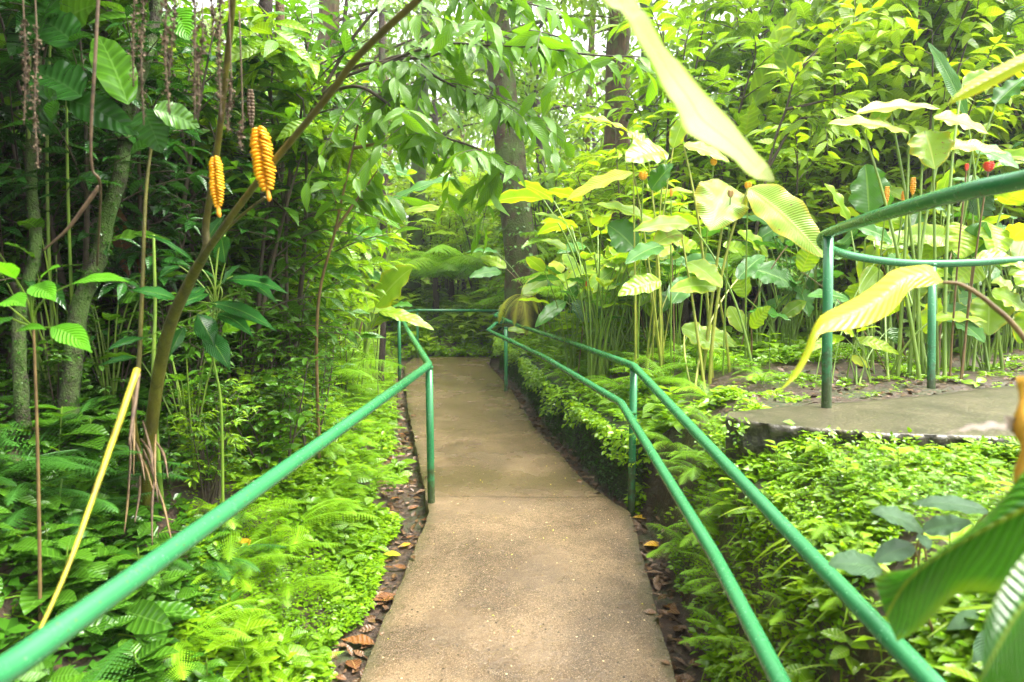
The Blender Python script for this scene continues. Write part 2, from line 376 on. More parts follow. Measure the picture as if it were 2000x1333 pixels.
def paint_material():
    m, t, b, out = newmat('green_paint')
    geo = t.nodes.new('ShaderNodeTexCoord').outputs['Object']
    n1 = noise(t, 5, 4, geo, .6); n2 = noise(t, 45, 4, geo, .7); n3 = noise(t, 14, 6, geo, .75)
    col = mix(t, n1, (.020, .140, .048), (.036, .195, .072))
    col = mix(t, math_(t, 'MULTIPLY', ramp(t, n2, .64, .72), .5), col, (.08, .30, .13))
    col = mix(t, math_(t, 'MULTIPLY', ramp(t, n3, .64, .70), .6), col, (.02, .06, .02))
    vo = N(t, 'ShaderNodeTexVoronoi', Scale=55); t.links.new(geo, vo.inputs['Vector'])
    col = mix(t, math_(t, 'MULTIPLY', math_(t, 'LESS_THAN', vo.outputs['Distance'], .13), .8), col, mix(t, math_(t, 'GREATER_THAN', n1, .5), (.14, .38, .20), (.09, .05, .02)))
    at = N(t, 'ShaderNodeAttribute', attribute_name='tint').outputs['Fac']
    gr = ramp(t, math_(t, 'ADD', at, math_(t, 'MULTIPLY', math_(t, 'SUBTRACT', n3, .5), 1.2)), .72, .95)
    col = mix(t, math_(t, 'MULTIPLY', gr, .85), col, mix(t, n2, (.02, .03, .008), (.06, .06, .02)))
    t.links.new(col, b.inputs['Base Color'])
    t.links.new(math_(t, 'ADD', math_(t, 'MULTIPLY', n2, .12), .2), b.inputs['Roughness'])
    return m
M['path'] = path_material(); M['soil'] = soil_material(); M['slab'] = slab_material(); M['moss'] = moss_material(); M['paint'] = paint_material()

# ------------------------------------------------------------------ ground, path, slab, wall
def grid_sheet(xs, ys, zf):
    X, Y = np.meshgrid(xs, ys, indexing='ij'); Z = zf(X, Y)
    V = np.stack([X, Y, Z], -1).reshape(-1, 3); a, b_ = len(xs), len(ys)
    i, j = np.meshgrid(np.arange(a-1), np.arange(b_-1), indexing='ij')
    F = np.stack([i*b_+j, (i+1)*b_+j, (i+1)*b_+j+1, i*b_+j+1], -1).reshape(-1, 4)
    return V, F
xs = np.r_[-150, -80, -40, -25, -16, np.arange(-10, -3, .25), np.arange(-3, 3, .04), np.arange(3, 10, .25), 16, 25, 40, 80, 150]
ys = np.r_[-40, -10, np.arange(-3, 1, .2), np.arange(1, 7, .045), np.arange(7, 16, .12), np.arange(16, 40, .8), 50, 80, 150, 300]
V, F = grid_sheet(xs, ys, lambda x, y: np.minimum(ground(x, y)+.03*vnoise(x, y, .07, 4)*sm(0, 2, y)*(1-sm(8, 12, y))*.5, 6))
mb = MB(); mb.add(V, F); tag(mb.build('ground', M['soil']), 'dark wet forest soil under the plants', kind='structure')

mb = MB()
pys = np.r_[np.arange(-1, 2.4, .2), np.arange(2.4, 11.82, .03)]
prof = [(-1.0, -.12), (-1.0, -.01), (-1.0, -.004), (-.997, 0), (-.985, 0)]+[(u, 0) for u in np.linspace(-.95, .95, 27)]+[(.985, 0), (.997, 0), (1.0, -.004), (1.0, -.01), (1.0, -.12)]
rows = []; tt = []
for y in pys:
    a, b_ = float(xl(y)), float(xr(y)); z = float(path_z(y))
    for i, (u, dz) in enumerate(prof):
        wob = .003*math.sin(y*9+u*3)+.003*math.sin(y*23+u)+.002*rng.normal() if abs(u) > .96 else 0
        x = (a+b_)/2+u*(b_-a)/2+wob
        rows.append((x, y, z+dz-.004*math.sin(x*5+y*3))); tt.append(abs(u))
n, m_ = len(pys), len(prof)
i, j = np.meshgrid(np.arange(n-1), np.arange(m_-1), indexing='ij')
mb.add(rows, np.stack([i*m_+j, i*m_+j+1, (i+1)*m_+j+1, (i+1)*m_+j], -1).reshape(-1, 4), None, np.array(tt))
# end face
tag(mb.build('path', M['path'], smooth=False), 'wet tan concrete path between green handrails', kind='structure')

def on_z(px, py, z):
    f = U(px, py, 1)-EYE; return EYE+f*((z-EYE[2])/f[2])
fr = smooth_path([on_z(*q, SLABZ) for q in [(1418,814),(1480,826),(1600,838),(1750,848),(1900,853),(2100,862),(2400,875)]], 60)
bk = smooth_path([on_z(*q, SLABZ) for q in [(1424,806),(1560,793),(1700,783),(1830,771),(1950,757),(2100,745),(2300,735)]], 60)
mb = MB(); V = []; prof_n = 22
for k in range(60):
    jag = .012*rng.normal(); pts = []
    a, b_ = fr[k].copy(), bk[k].copy()
    dirn = nrmz(a-b_)
    pts.append(b_+[0, 0, -.12])
    for u in np.r_[np.linspace(0, .96, 12), .985, .998]: pts.append(b_+(a-b_)*u)
    for dz, o in ((-.015, .006), (-.04, .0), (-.07, -.015), (-.10, .01), (-.14, -.01), (-.2, -.02), (-.3, -.03)):
        pts.append(a+dirn*(o+jag+rng.normal()*.008)+[0, 0, dz])
    V += pts
i, j = np.meshgrid(np.arange(59), np.arange(prof_n-1), indexing='ij')
mb.add(V, np.stack([i*prof_n+j, (i+1)*prof_n+j, (i+1)*prof_n+j+1, i*prof_n+j+1], -1).reshape(-1, 4))
tag(mb.build('path', M['slab']), 'upper pebbly concrete path with a rough broken edge', kind='structure')

# mossy retaining wall along the right of the lower path
mb = MB(); wy = np.arange(4.3, 11.2, .05); V = []
for y in wy:
    x0 = float(xr(y)); zb = float(path_z(y))-.12; h = .50*min(1, (y-4.2)/.3+.6)
    for k, s_ in enumerate(np.linspace(0, 1, 14)):
        V.append((x0+.17+.06*s_+.02*vnoise(y, s_*.6, .1, 2)+.008*rng.normal(), y, zb+h*s_))
    V.append((x0+.33, y, zb+h+.02)); V.append((x0+.5, y, zb+h-.05))
i, j = np.meshgrid(np.arange(len(wy)-1), np.arange(15), indexing='ij')
mb.add(V, np.stack([i*16+j, (i+1)*16+j, (i+1)*16+j+1, i*16+j+1], -1).reshape(-1, 4))
tag(mb.build('retaining_wall', M['moss']), 'low moss covered wall along the right edge of the lower path', 'wall')

# ------------------------------------------------------------------ handrails
PR = .024
def rail(P, n=60, r=PR): mb = MB(); mb.tube(smooth_path(P, n), r, 20); return mb
def kink(P, r=.06):
    """round the corners of a polyline like bent pipe"""
    P = [np.asarray(p, float) for p in P]; out = [P[0]]
    for a, b_, c in zip(P, P[1:], P[2:]):
        u, v = b_-a, c-b_; lu, lv = np.linalg.norm(u), np.linalg.norm(v); k = min(r, lu*.4, lv*.4)
        p0, p1 = b_-u/lu*k, b_+v/lv*k
        for s_ in np.linspace(0, 1, 7): out.append((1-s_)**2*p0+2*s_*(1-s_)*b_+s_*s_*p1)
    out.append(P[-1]); return np.array(out)
def pipe(P, name, parent, r=PR, corner=.05):
    mb = MB(); mb.tube(kink(P, corner), r, 20); return mb.build(name, M['paint'], parent)
def post(top, base, parent, r=PR):
    mb = MB(); top = np.array(top); base = np.array(base)
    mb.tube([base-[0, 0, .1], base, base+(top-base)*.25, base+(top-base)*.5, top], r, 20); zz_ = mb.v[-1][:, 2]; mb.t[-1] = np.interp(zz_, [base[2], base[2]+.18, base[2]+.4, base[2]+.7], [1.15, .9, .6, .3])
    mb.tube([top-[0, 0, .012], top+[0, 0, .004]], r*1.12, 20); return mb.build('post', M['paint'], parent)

A = U(838, 714, 4.3)
hl = empty('handrail', (0, 0, 0), 'green pipe handrail along the left edge of the path and across its far end', 'handrail')
far1, far2, far3 = U(779, 612, 9.3), U(815, 607, 11.7), U(985, 608, 11.7)
pipe([U(-260, 1440, .85), U(0, 1318, 1.07), U(500, 957, 1.95), A, U(797, 648, 6.6), far1, far2, far3], 'rail', hl)
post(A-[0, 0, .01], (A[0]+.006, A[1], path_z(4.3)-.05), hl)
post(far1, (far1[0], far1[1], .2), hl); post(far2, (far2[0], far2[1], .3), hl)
hr = empty('handrail', (0, 0, 0), 'green double pipe handrail along the right edge of the lower path', 'handrail')
B = U(1238, 716, 4.3)
pipe([U(2250, 1790, .95), U(1828, 1345, 1.38), U(1550, 1050, 2.1), B, U(1120, 672, 6.5), U(1010, 636, 9.0), U(966, 617, 10.6), U(990, 604, 11.4)], 'rail', hr)
lo = pipe([U(1640, 1560, 1.25), U(1530, 1345, 1.6), U(1395, 1085, 2.35), U(1213, 788, 4.1), U(1060, 697, 6.3), U(953, 646, 9.2), U(968, 633, 10.0), U(1000, 628, 10.4)], 'rail', hr)
lo['label'] = 'lower inner rail of the pair'
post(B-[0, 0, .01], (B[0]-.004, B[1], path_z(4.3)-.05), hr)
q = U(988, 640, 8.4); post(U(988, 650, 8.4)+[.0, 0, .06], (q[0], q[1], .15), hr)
mb = MB(); mb.tube([U(1222, 808, 4.05), U(1240, 808, 4.3)], .012, 10); mb.build('bracket', M['paint'], hr)

hu = empty('handrail', (0, 0, 0), 'green U bent handrail on the upper concrete path', 'handrail')
pb = on_z(1614, 797, SLABZ); pt = np.array([pb[0]+.01, pb[1], 1.80])
K = [on_z(2600, 250, 1.81), on_z(2150, 318, 1.81), on_z(2000, 352, 1.81), on_z(1900, 372, 1.81), on_z(1800, 398, 1.81), on_z(1700, 427, 1.81),
     U(1640, 448, 3.1), U(1612, 459, 3.4), U(1604, 470, 3.6), U(1612, 482, 3.8), U(1645, 496, 4.05), U(1700, 507, 4.2), U(1760, 514, 4.3), U(1820, 516, 4.35), U(1900, 514, 4.4), U(2000, 508, 4.5), U(2400, 490, 4.8)]
mb = MB(); mb.tube(smooth_path(K, 120), .0245, 20); mb.build('rail', M['paint'], hu)
q = U(1618, 458, 3.33); post(q, pb, hu)
q = U(1821, 517, 4.35); b_ = U(1819, 772, 4.3); post(q, (b_[0], b_[1], b_[2]-.05), hu)

hb = empty('handrail', (0, 0, 0), 'distant green handrail half hidden behind the broad leaf plants', 'handrail')
pipe([U(1165, 575, 9.5), U(1420, 566, 9.0), U(1600, 540, 8.5), U(1760, 530, 8.2)], 'rail', hb)
pipe([U(1165, 600, 9.5), U(1420, 588, 9.0), U(1600, 565, 8.5), U(1760, 556, 8.2)], 'rail', hb)
pipe([U(1110, 610, 9.7), U(1420, 603, 9.2), U(1600, 580, 8.7)], 'rail', hb)
for px, D in ((1170, 9.5), (1420, 9.05), (1700, 8.3)):
    t_ = U(px, {1170: 575, 1420: 566, 1700: 535}[px], D); post(t_, (t_[0], t_[1], gz(t_[0], t_[1])-.1), hb)

# ------------------------------------------------------------------ leaf and frond tools
def prof_w(kind, t):
    if kind == 'lance': return np.sin(np.pi*np.clip(t, 0, 1)**.85)**1.15
    if kind == 'broad': return np.sin(np.pi*np.clip(t, 0, 1)**.78)**.72
    if kind == 'heart': return np.sin(np.pi*np.clip(t*.9+.1, 0, 1)**.62)**.85
    if kind == 'strap': return np.minimum(1, t*6)*(1-t**4)**.9
    if kind == 'round': return np.sqrt(np.clip(1-(2*t-1)**2, 0, 1))
def leaf_tpl(nl=5, nh=1, kind='lance', width=.3, fold=.25, droop=.25, ripple=0.0, k=0.0):
    """leaf of unit length along +Y, X across, Z the face normal"""
    t = np.linspace(0, 1, nl+1); W = prof_w(kind, t)*width*.5; W = np.maximum(W, .006)
    s = np.linspace(-1, 1, 2*nh+1); T, Sx = np.meshgrid(t, s, indexing='ij')
    y = T-.12*droop*T*T; z = -droop*T**2*.5+np.abs(Sx)*W[:, None]*fold-(Sx**2)*W[:, None]*fold*.5*(nh > 1)
    if ripple: z = z+ripple*np.sin(T*19+k+Sx*2)*np.abs(Sx)**2*W[:, None]*2
    x = Sx*W[:, None]
    V = np.stack([x, y, z], -1).reshape(-1, 3); c = 2*nh+1
    i, j = np.meshgrid(np.arange(nl), np.arange(c-1), indexing='ij')
    F = np.stack([i*c+j, i*c+j+1, (i+1)*c+j+1, (i+1)*c+j], -1).reshape(-1, 4)
    return V, F, np.stack([Sx*.5+.5, T], -1).reshape(-1, 2)
def put(mb, tpl, pos, d, n, s, tint=None, ws=1.0):
    V, F, UV = tpl; pos = np.asarray(pos, float).reshape(-1, 3); k = len(pos)
    d = nrmz(np.broadcast_to(d, (k, 3))); n = np.broadcast_to(n, (k, 3))
    x = nrmz(np.cross(d, n)); z = np.cross(x, d); s = np.broadcast_to(s, (k,))
    W = V[None]*np.stack([s*ws, s, s], -1)[:, None, :]
    out = pos[:, None]+W[..., 0:1]*x[:, None]+W[..., 1:2]*d[:, None]+W[..., 2:3]*z[:, None]
    FF = (F[None]+(np.arange(k)*len(V))[:, None, None]).reshape(-1, 4)
    if tint is None: tint = rng.uniform(0, 1, k)
    mb.add(out.reshape(-1, 3), FF, np.tile(UV, (k, 1)), np.repeat(tint, len(V)))

T_TINY = leaf_tpl(2, 1, 'lance', .55, .3, .3)
T_SMALL = leaf_tpl(4, 1, 'broad', .55, .3, .35)
T_LANCE = leaf_tpl(6, 1, 'lance', .32, .35, .55)
T_LANCE2 = leaf_tpl(6, 1, 'lance', .42, .3, .8)
T_OVAL = leaf_tpl(7, 2, 'lance', .5, .3, .6, .06)
T_BROAD = leaf_tpl(14, 3, 'broad', .4, .35, .7, .07)
T_CLUMP = leaf_tpl(2, 1, 'lance', .42, .4, .5)

def frond(mb, base, az, L, el0=1.1, el1=-.5, npin=24, pw=.32, nl=9, tint=.5, bi=False, roll=0, dens=1.0, twist=0, sweep=.25):
    """one fern frond: an arching rachis with pinnae, each pinna cut into lobes"""
    n = npin+4; t = np.linspace(0, 1, n); el = el0+(el1-el0)*t**.8
    ds = L/(n-1); az_ = az+twist*t
    step = np.stack([np.cos(el)*np.sin(az_), np.cos(el)*np.cos(az_), np.sin(el)], -1)*ds
    P = np.asarray(base)+np.vstack([[0, 0, 0], np.cumsum(step[:-1], 0)])
    mb.tube(P, np.linspace(.006, .0015, n)*max(.6, L), 4, .15, cap=False)
    T = nrmz(step); side = nrmz(np.stack([np.cos(az_), -np.sin(az_), 0*az_], -1)); up = nrmz(np.cross(side, T))
    k = np.arange(3, n); tk = t[k]
    W = L*pw*np.sin(np.pi*np.clip(.12+.88*tk, 0, 1))**.8*(1-tk*.2)+.004
    pos, dd, nn, ss, ti = [], [], [], [], []
    for sg in (-1, 1):
        d = nrmz(side[k]*sg+T[k]*sweep-up[k]*.12-np.array([0, 0, .14])+rng.normal(0, .04, (len(k), 3))); nrm = up[k]
        if not bi:
            # pinna as a row of lobes along both sides
            pw_ = L/npin*1.0
            for q in range(nl):
                u = (q+.3)/nl; lw = pw_*(1-u*.75)*.46
                p = P[k]+d*(W*u)[:, None]-np.array([0, 0, 1])*(W*u*u*.22)[:, None]
                for s2 in (-1, 1):
                    pos.append(p); dd.append(nrmz(T[k]*s2+d*.55)); nn.append(nrm); ss.append(np.full(len(k), 1.0)*lw+0*W)
                    ti.append(np.clip(tint+rng.normal(0, .12, len(k)), 0, 1))
        else:
            for q in range(nl):
                u = (q+.6)/nl; ll = (L/npin*.52*(1-u*.6))+0*W
                p = P[k]+d*(W*u)[:, None]-np.array([0, 0, 1])*(W*u*u*.3)[:, None]
                for s2 in (-1, 1):
                    pos.append(p); dd.append(nrmz(T[k]*s2+d*.35-up[k]*.1)); nn.append(nrm); ss.append(ll)
                    ti.append(np.clip(tint+rng.normal(0, .12, len(k)), 0, 1))
    put(mb, T_LOBE2 if bi else T_LOBE, np.concatenate(pos), np.concatenate(dd), np.concatenate(nn), np.concatenate(ss), np.concatenate(ti))
T_LOBE = leaf_tpl(1, 1, 'lance', .8, .2, .1)
def lobe(w):
    V = np.array([[-w/2, 0, 0], [w/2, 0, 0], [w*.22, 1, -.1], [-w*.22, 1, -.1]]); return V, np.array([[0, 1, 2, 3]]), np.array([[0, 0], [1, 0], [1, 1], [0, 1]])
T_LOBE = lobe(1.2); T_LOBE2 = lobe(.8)

def fern_mesh(L=.4, nf=9, el=(.5, 1.2), e1=(-.6, -.1), npin=22, pw=.26, nl=6, bi=False):
    mb = MB()
    for k in range(nf):
        frond(mb, (0, 0, 0), k*2.4+R(-.3, .3), L*R(.7, 1.1), R(*el), R(*e1), npin, pw, nl, R(.2, .9), bi, twist=R(-.5, .5))
    return mb

def tube_curve(mb, a, b_, bend, r0, r1, n=8, sides=6):
    a, b_ = np.asarray(a, float), np.asarray(b_, float); c = (a+b_)/2+bend; t = np.linspace(0, 1, n)[:, None]
    P = (1-t)**2*a+2*t*(1-t)*c+t*t*b_; mb.tube(P, np.linspace(r0, r1, n), sides, cap=False); return P

def shrub(h=1.6, nst=4, twigs=9, nleaf=9, ll=.13, tpl=None, spread=.35, droop=.5):
    """woody stems with side twigs and alternate leaves -> (foliage, stems)"""
    tpl = tpl or T_LANCE; fo, st = MB(), MB(); pos, dd, ss, ti = [], [], [], []
    for s_ in range(nst):
        a = R(0, 6.28); top = np.array([math.cos(a)*spread*h*R(.3, 1), math.sin(a)*spread*h*R(.3, 1), h*R(.7, 1.05)])
        P = tube_curve(st, (R(-.04, .04), R(-.04, .04), -.05), top, np.array([R(-.1, .1), R(-.1, .1), .12])*h, .006+h*.006, .003, 12)
        sh = R(.2, .8)
        for k in range(twigs):
            i = int(np.clip(3+(k/twigs)*9, 2, 11)); p = P[i]; az = R(0, 6.28)
            l = h*R(.18, .42)*(1.1-i/16); e = p+np.array([math.cos(az)*l, math.sin(az)*l, l*R(-.1, .7)])
            Q = tube_curve(st, p, e, np.array([0, 0, l*.2]), .004, .0015, 7, 4); T = nrmz(Q[-1]-Q[0])
            for q in range(nleaf):
                u = (q+1)/nleaf; c = Q[0]+(Q[-1]-Q[0])*u+np.array([0, 0, l*.2*2*u*(1-u)])
                sd_ = nrmz(np.cross(T, [0, 0, 1]))*(1 if q % 2 else -1)
                pos.append(c); dd.append(nrmz(T*.6*(1+(q == nleaf-1)*3)+sd_*.8+np.array([0, 0, R(-droop, .3)])+rng.normal(0, .15, 3))); ss.append(ll*R(.6, 1.15)); ti.append(np.clip(sh+R(-.35, .35)+.15*u, 0, 1))
    k = len(pos); nn = nrmz(np.array([0, 0, 1])+rng.normal(0, .3, (k, 3)))
    put(fo, tpl, pos, np.array(dd), nn, np.array(ss), np.array(ti)); return fo, st

def broad_clump(h=1.5, n=9, ll=.5, tpl=None, lean=.5):
    """ginger-like clump: leaf stalks from one root, each ending in a large arching blade"""
    tpl = tpl or T_BROAD; fo, st = MB(), MB()
    for k in range(n):
        a = R(0, 6.28); hh = h*R(.5, 1.05); o = lean*hh*R(.2, .9)
        e = np.array([math.cos(a)*o, math.sin(a)*o, hh])
        P = tube_curve(st, (R(-.08, .08), R(-.08, .08), -.05), e, np.array([-e[0]*.25, -e[1]*.25, hh*.15]), .012, .006, 9, 6)
        d = nrmz(nrmz(P[-1]-P[-2])*.6+np.array([math.cos(a), math.sin(a), R(-.5, .5)])*.8)
        put(fo, leaf_tpl(14, 3, 'broad', R(.34, .46), R(.2, .5), R(.3, 1.0), .07, R(0, 6)) if tpl is T_BROAD else tpl, [P[-1]], d, nrmz(np.array([0, 0, 1])+rng.normal(0, .35, 3)), ll*R(.7, 1.15), np.array([R(0, 1)]))
        if R(0, 1) < .45:
            put(fo, T_BROAD, [P[-3]], nrmz(np.array([math.cos(a+2), math.sin(a+2), .5])), np.array([0, 0, 1.0]), ll*R(.5, .8), np.array([R(0, 1)]))
    return fo, st

def plant(name, label, cat, group, fo, st, lm, sm_, loc=(0, 0, 0), cname='foliage', sname='stem'):
    e = empty(name, loc, label, cat, group); fo.build(cname, lm, e)
    if st is not None and st.n: st.build(sname, sm_, e)
    return e
USED = set()
def scatter(protos, spots, label=None, group=None):
    """spots: (x, y, rz, scale[, z]); the first use of a prototype moves the prototype itself"""
    out = []
    for i, s_ in enumerate(spots):
        p = protos[i % len(protos)]
        if p.name in USED: o = copy_tree(p)
        else: o = p; USED.add(p.name)
        z = s_[4] if len(s_) > 4 else None
        place(o, s_[0], s_[1], z, s_[2], s_[3], (R(-.08, .08), R(-.08, .08)))
        if label: o['label'] = label; 
        if group: o['group'] = group
        out.append(o)
    return out
def spots(n, fx, fy, ok=None, sc=(.8, 1.2), tries=40):
    out = []
    while len(out) < n and tries*n > 0:
        tries -= 1.0/n
        x, y = R(*fx), R(*fy)
        if ok and not ok(x, y): continue
        out.append((x, y, R(0, 6.28), R(*sc)))
    return out
# ------------------------------------------------------------------ ground cover (uncountable)
def cover(name, label, mat, n, fx, fy, ok, size=(.012, .028), nl=(4, 7), hgt=(.02, .07), tpl=None, dens=None):
    X, Y = rng.uniform(*fx, n*6), rng.uniform(*fy, n*6)
    m = ok(X, Y) & (vnoise(X, Y, .35, 9)+rng.normal(0, .3, n*6) > -.12)
    if dens is not None: m &= rng.uniform(0, 1, n*6) < dens(X, Y)
    X, Y = X[m][:n], Y[m][:n]; Z = ground(X, Y); k = len(X)
    pos, dd, nn, ss, ti = [], [], [], [], []
    base = np.clip(.42+.35*vnoise(X, Y, .25, 12)+rng.normal(0, .25, k), 0, 1); sz = rng.uniform(*size, k)*np.exp(rng.normal(0, .3, k))*(1+.5*vnoise(X, Y, .5, 15))
    H = rng.uniform(*hgt, k); a0 = rng.uniform(0, 6.28, k)
    for q in range(nl[1]):
        a = a0+q*2.4; hh = H*(1-.09*q); keep = rng.uniform(0, 1, k) < (1 if q < nl[0] else .5)
        d = np.stack([np.cos(a), np.sin(a), rng.uniform(-.25, .55, k)], -1)
        pos.append(np.stack([X, Y, Z+hh], -1)[keep]+d[keep]*.003); dd.append(d[keep])
        nn.append(nrmz(np.array([0, -.15, 1])+rng.normal(0, .25, (k, 3)))[keep]); ss.append((sz*rng.uniform(.7, 1.3, k))[keep]); ti.append(np.clip(base+rng.normal(0, .12, k), 0, 1)[keep])
    mb = MB(); put(mb, tpl or T_TINY, np.concatenate(pos), np.concatenate(dd), np.concatenate(nn), np.concatenate(ss), np.concatenate(ti))
    return tag(mb.build(name, mat), label, 'ground cover', kind='stuff')
leftok = lambda x, y: (xl(y)-x > .17+.10*vnoise(x, y, .25, 11))
rightok = lambda x, y: (x-xr(y) > .13+.05*vnoise(x, y, .25, 11)) & ~((x > .98) & (y > 2.62) & (y < 3.9))
cover('ground_cover', 'bright small leaved ground cover on the bank left of the path', L['cover'], 9000, (-2.1, -.7), (1.2, 4.2), lambda x, y: leftok(x, y) & (x > -.50*y+.15*vnoise(x, y, .4, 7)), (.014, .036))
cover('ground_cover', 'leafy ground cover with shade in its colour on the shaded bank at the left', L['coverdark'], 8000, (-4.5, -1.0), (1.2, 6.5), lambda x, y: leftok(x, y) & (x < -.42*y), (.025, .05))
cover('ground_cover', 'bright leafy ground cover beside the farther part of the path', L['cover'], 6000, (-4, -1.0), (4.0, 12), lambda x, y: leftok(x, y) & (x > -y*.5), (.03, .06), hgt=(.03, .14))
cover('ground_cover', 'sunlit yellow green ground cover between the right handrail and the upper path', L['cover'], 6000, (.75, 2.9), (1.1, 2.9), lambda x, y: rightok(x, y) & (vnoise(x, y, .13, 8) > -.1), (.012, .034), hgt=(.02, .08))
cover('ground_cover', 'leafy ground cover above the moss covered wall', L['cover'], 9000, (-.4, 3.2), (3.3, 11.5), lambda x, y: rightok(x, y) & (x-xr(y) > .26) & ((x < 1.15) | (y > 5.2)), (.025, .05), hgt=(.02, .10))
cover('ground_cover', 'sparse clover like seedlings on the brown soil behind the upper path', L['cover'], 1500, (1.0, 5), (3.4, 6.5), lambda x, y: (vnoise(x, y, .4, 3) > -.1), (.02, .035), hgt=(.01, .03), tpl=T_SMALL)
cover('ground_cover', 'small leafy plants on the dirt rise beyond the end of the path', L['cover'], 9000, (-4, 2.5), (12.0, 16), lambda x, y: y > 12, (.04, .09), hgt=(.02, .2))
cover('ground_cover', 'green forest floor plants farther back among the trees', L['forest'], 14000, (-16, 16), (6, 34), lambda x, y: (y > 15) | (x > 3) | (x < -3.5), (.08, .22), hgt=(.05, .5))
cover('ground_cover', 'dense little leaves covering the steep slope under the right handrails', L['cover'], 4200, (.74, 1.35), (1.2, 4.4), lambda x, y: (x-xr(y) > .15) & (x-xr(y) < .6) & (vnoise(x, y, .16, 4) > -.3), (.012, .04), hgt=(.01, .06))
seedlings_later = True
cover('ground_cover', 'larger mixed leaves scattered through the plants on the left bank', L['shrub'], 1500, (-3.2, -.8), (1.4, 8), lambda x, y: leftok(x, y) & (x > -.46*y), (.04, .075), hgt=(.03, .12), tpl=T_SMALL)
cover('ground_cover', 'larger leaves with shade in their colour scattered over the shaded bank at the left', L['mid'], 2200, (-4.2, -1.0), (1.3, 7), lambda x, y: leftok(x, y) & (x < -.42*y), (.04, .09), hgt=(.03, .14), tpl=T_SMALL)
cover('ground_cover', 'larger mixed leaves scattered between the right handrail and the upper path', L['shrub'], 420, (.8, 2.8), (1.2, 2.8), rightok, (.025, .055), hgt=(.02, .08), tpl=T_SMALL)
cover('ground_cover', 'larger mixed leaves scattered above the moss covered wall', L['shrub'], 1500, (-.3, 2.6), (3.6, 11.5), lambda x, y: (x-xr(y) > .27) & ((x < 1.15) | (y > 5.2)), (.04, .085), hgt=(.03, .16), tpl=T_SMALL)
T_BLADE = leaf_tpl(5, 1, 'strap', .05, .3, .9)
cover('grass', 'thin grass blades scattered between the right handrail and the upper path', L['fresh'], 1100, (.8, 2.9), (1.2, 2.85), rightok, (.06, .14), hgt=(.0, .02), tpl=T_BLADE, nl=(3, 5))
cover('grass', 'thin grass blades and sprigs on the left bank', L['shrub'], 1200, (-3.0, -.8), (1.4, 7), leftok, (.06, .14), hgt=(.0, .02), tpl=T_BLADE, nl=(3, 5))
cover('ground_cover', 'narrow pointed dark leaves mixed through the right hand ground cover', L['shrub'], 1500, (.8, 2.8), (1.2, 2.85), rightok, (.03, .06), hgt=(.01, .07), tpl=T_LANCE)
# moss tufts and tiny leaves on the retaining wall face
def wallstuff(n):
    y = rng.uniform(4.3, 11.2, n); s_ = rng.uniform(0, 1, n)**.8
    P = np.stack([xr(y)+.165+.06*s_, y, path_z(y)-.1+.5*s_*1.0], -1)
    mb = MB(); put(mb, T_TINY, P, np.stack([-rng.uniform(.3, 1, n), rng.normal(0, .6, n), rng.uniform(-.5, .7, n)], -1), np.array([0, 0, 1.0]), rng.uniform(.008, .022, n)*(1+s_*.8), rng.uniform(0, .6, n))
    tag(mb.build('moss', L['coverdark']), 'soft moss and tiny leaves hanging on the retaining wall', 'moss', kind='stuff')
wallstuff(14000)
def overhang(n):
    y = rng.uniform(4.25, 11.2, n); s_ = rng.uniform(.35, 1.15, n)**1.0; y = y[:]; k = vnoise(y, y*0, .25, 3) > -.35
    y, s_ = y[k], s_[k]; m = len(y)
    drop = np.clip(.30+.35*vnoise(y, y*0+2, .45, 6), .05, .75)
    zt = path_z(y)+.42-rng.uniform(0, 1, m)**1.5*drop*.6; P = np.stack([xr(y)+.20-rng.uniform(0, .12, m), y, zt], -1)
    mb = MB(); put(mb, T_SMALL, P, np.stack([-rng.uniform(.2, 1, m), rng.normal(0, .5, m)-.2, rng.uniform(-.9, .4, m)], -1), nrmz(np.array([-.5, -.3, 1.0])+rng.normal(0, .3, (m, 3))), rng.uniform(.02, .055, m))
    tag(mb.build('ground_cover', L['cover']), 'leafy trailing plants spilling over the top of the moss covered wall', 'ground cover', kind='stuff')
overhang(4200)
def slab_fringe(n):
    k = rng.integers(0, 59, n); f = rng.uniform(0, 1, (n, 1)); P = fr[k]*(1-f)+fr[k+1]*f; P = P+np.stack([rng.normal(0, .02, n), -rng.uniform(-.01, .07, n), -rng.uniform(-.01, .12, n)], -1)
    kp = vnoise(P[:, 0], P[:, 1], .12, 5) > -.1; P = P[kp]; m = len(P)
    mb = MB(); put(mb, T_SMALL, P, np.stack([rng.normal(0, .7, m), -rng.uniform(.1, 1, m), rng.uniform(-.5, .8, m)], -1), nrmz(np.array([0, -.5, 1.0])+rng.normal(0, .3, (m, 3))), rng.uniform(.012, .034, m))
    tag(mb.build('ground_cover', L['cover']), 'small leaves creeping along the broken edge of the upper path', 'ground cover', kind='stuff')
slab_fringe(1100)
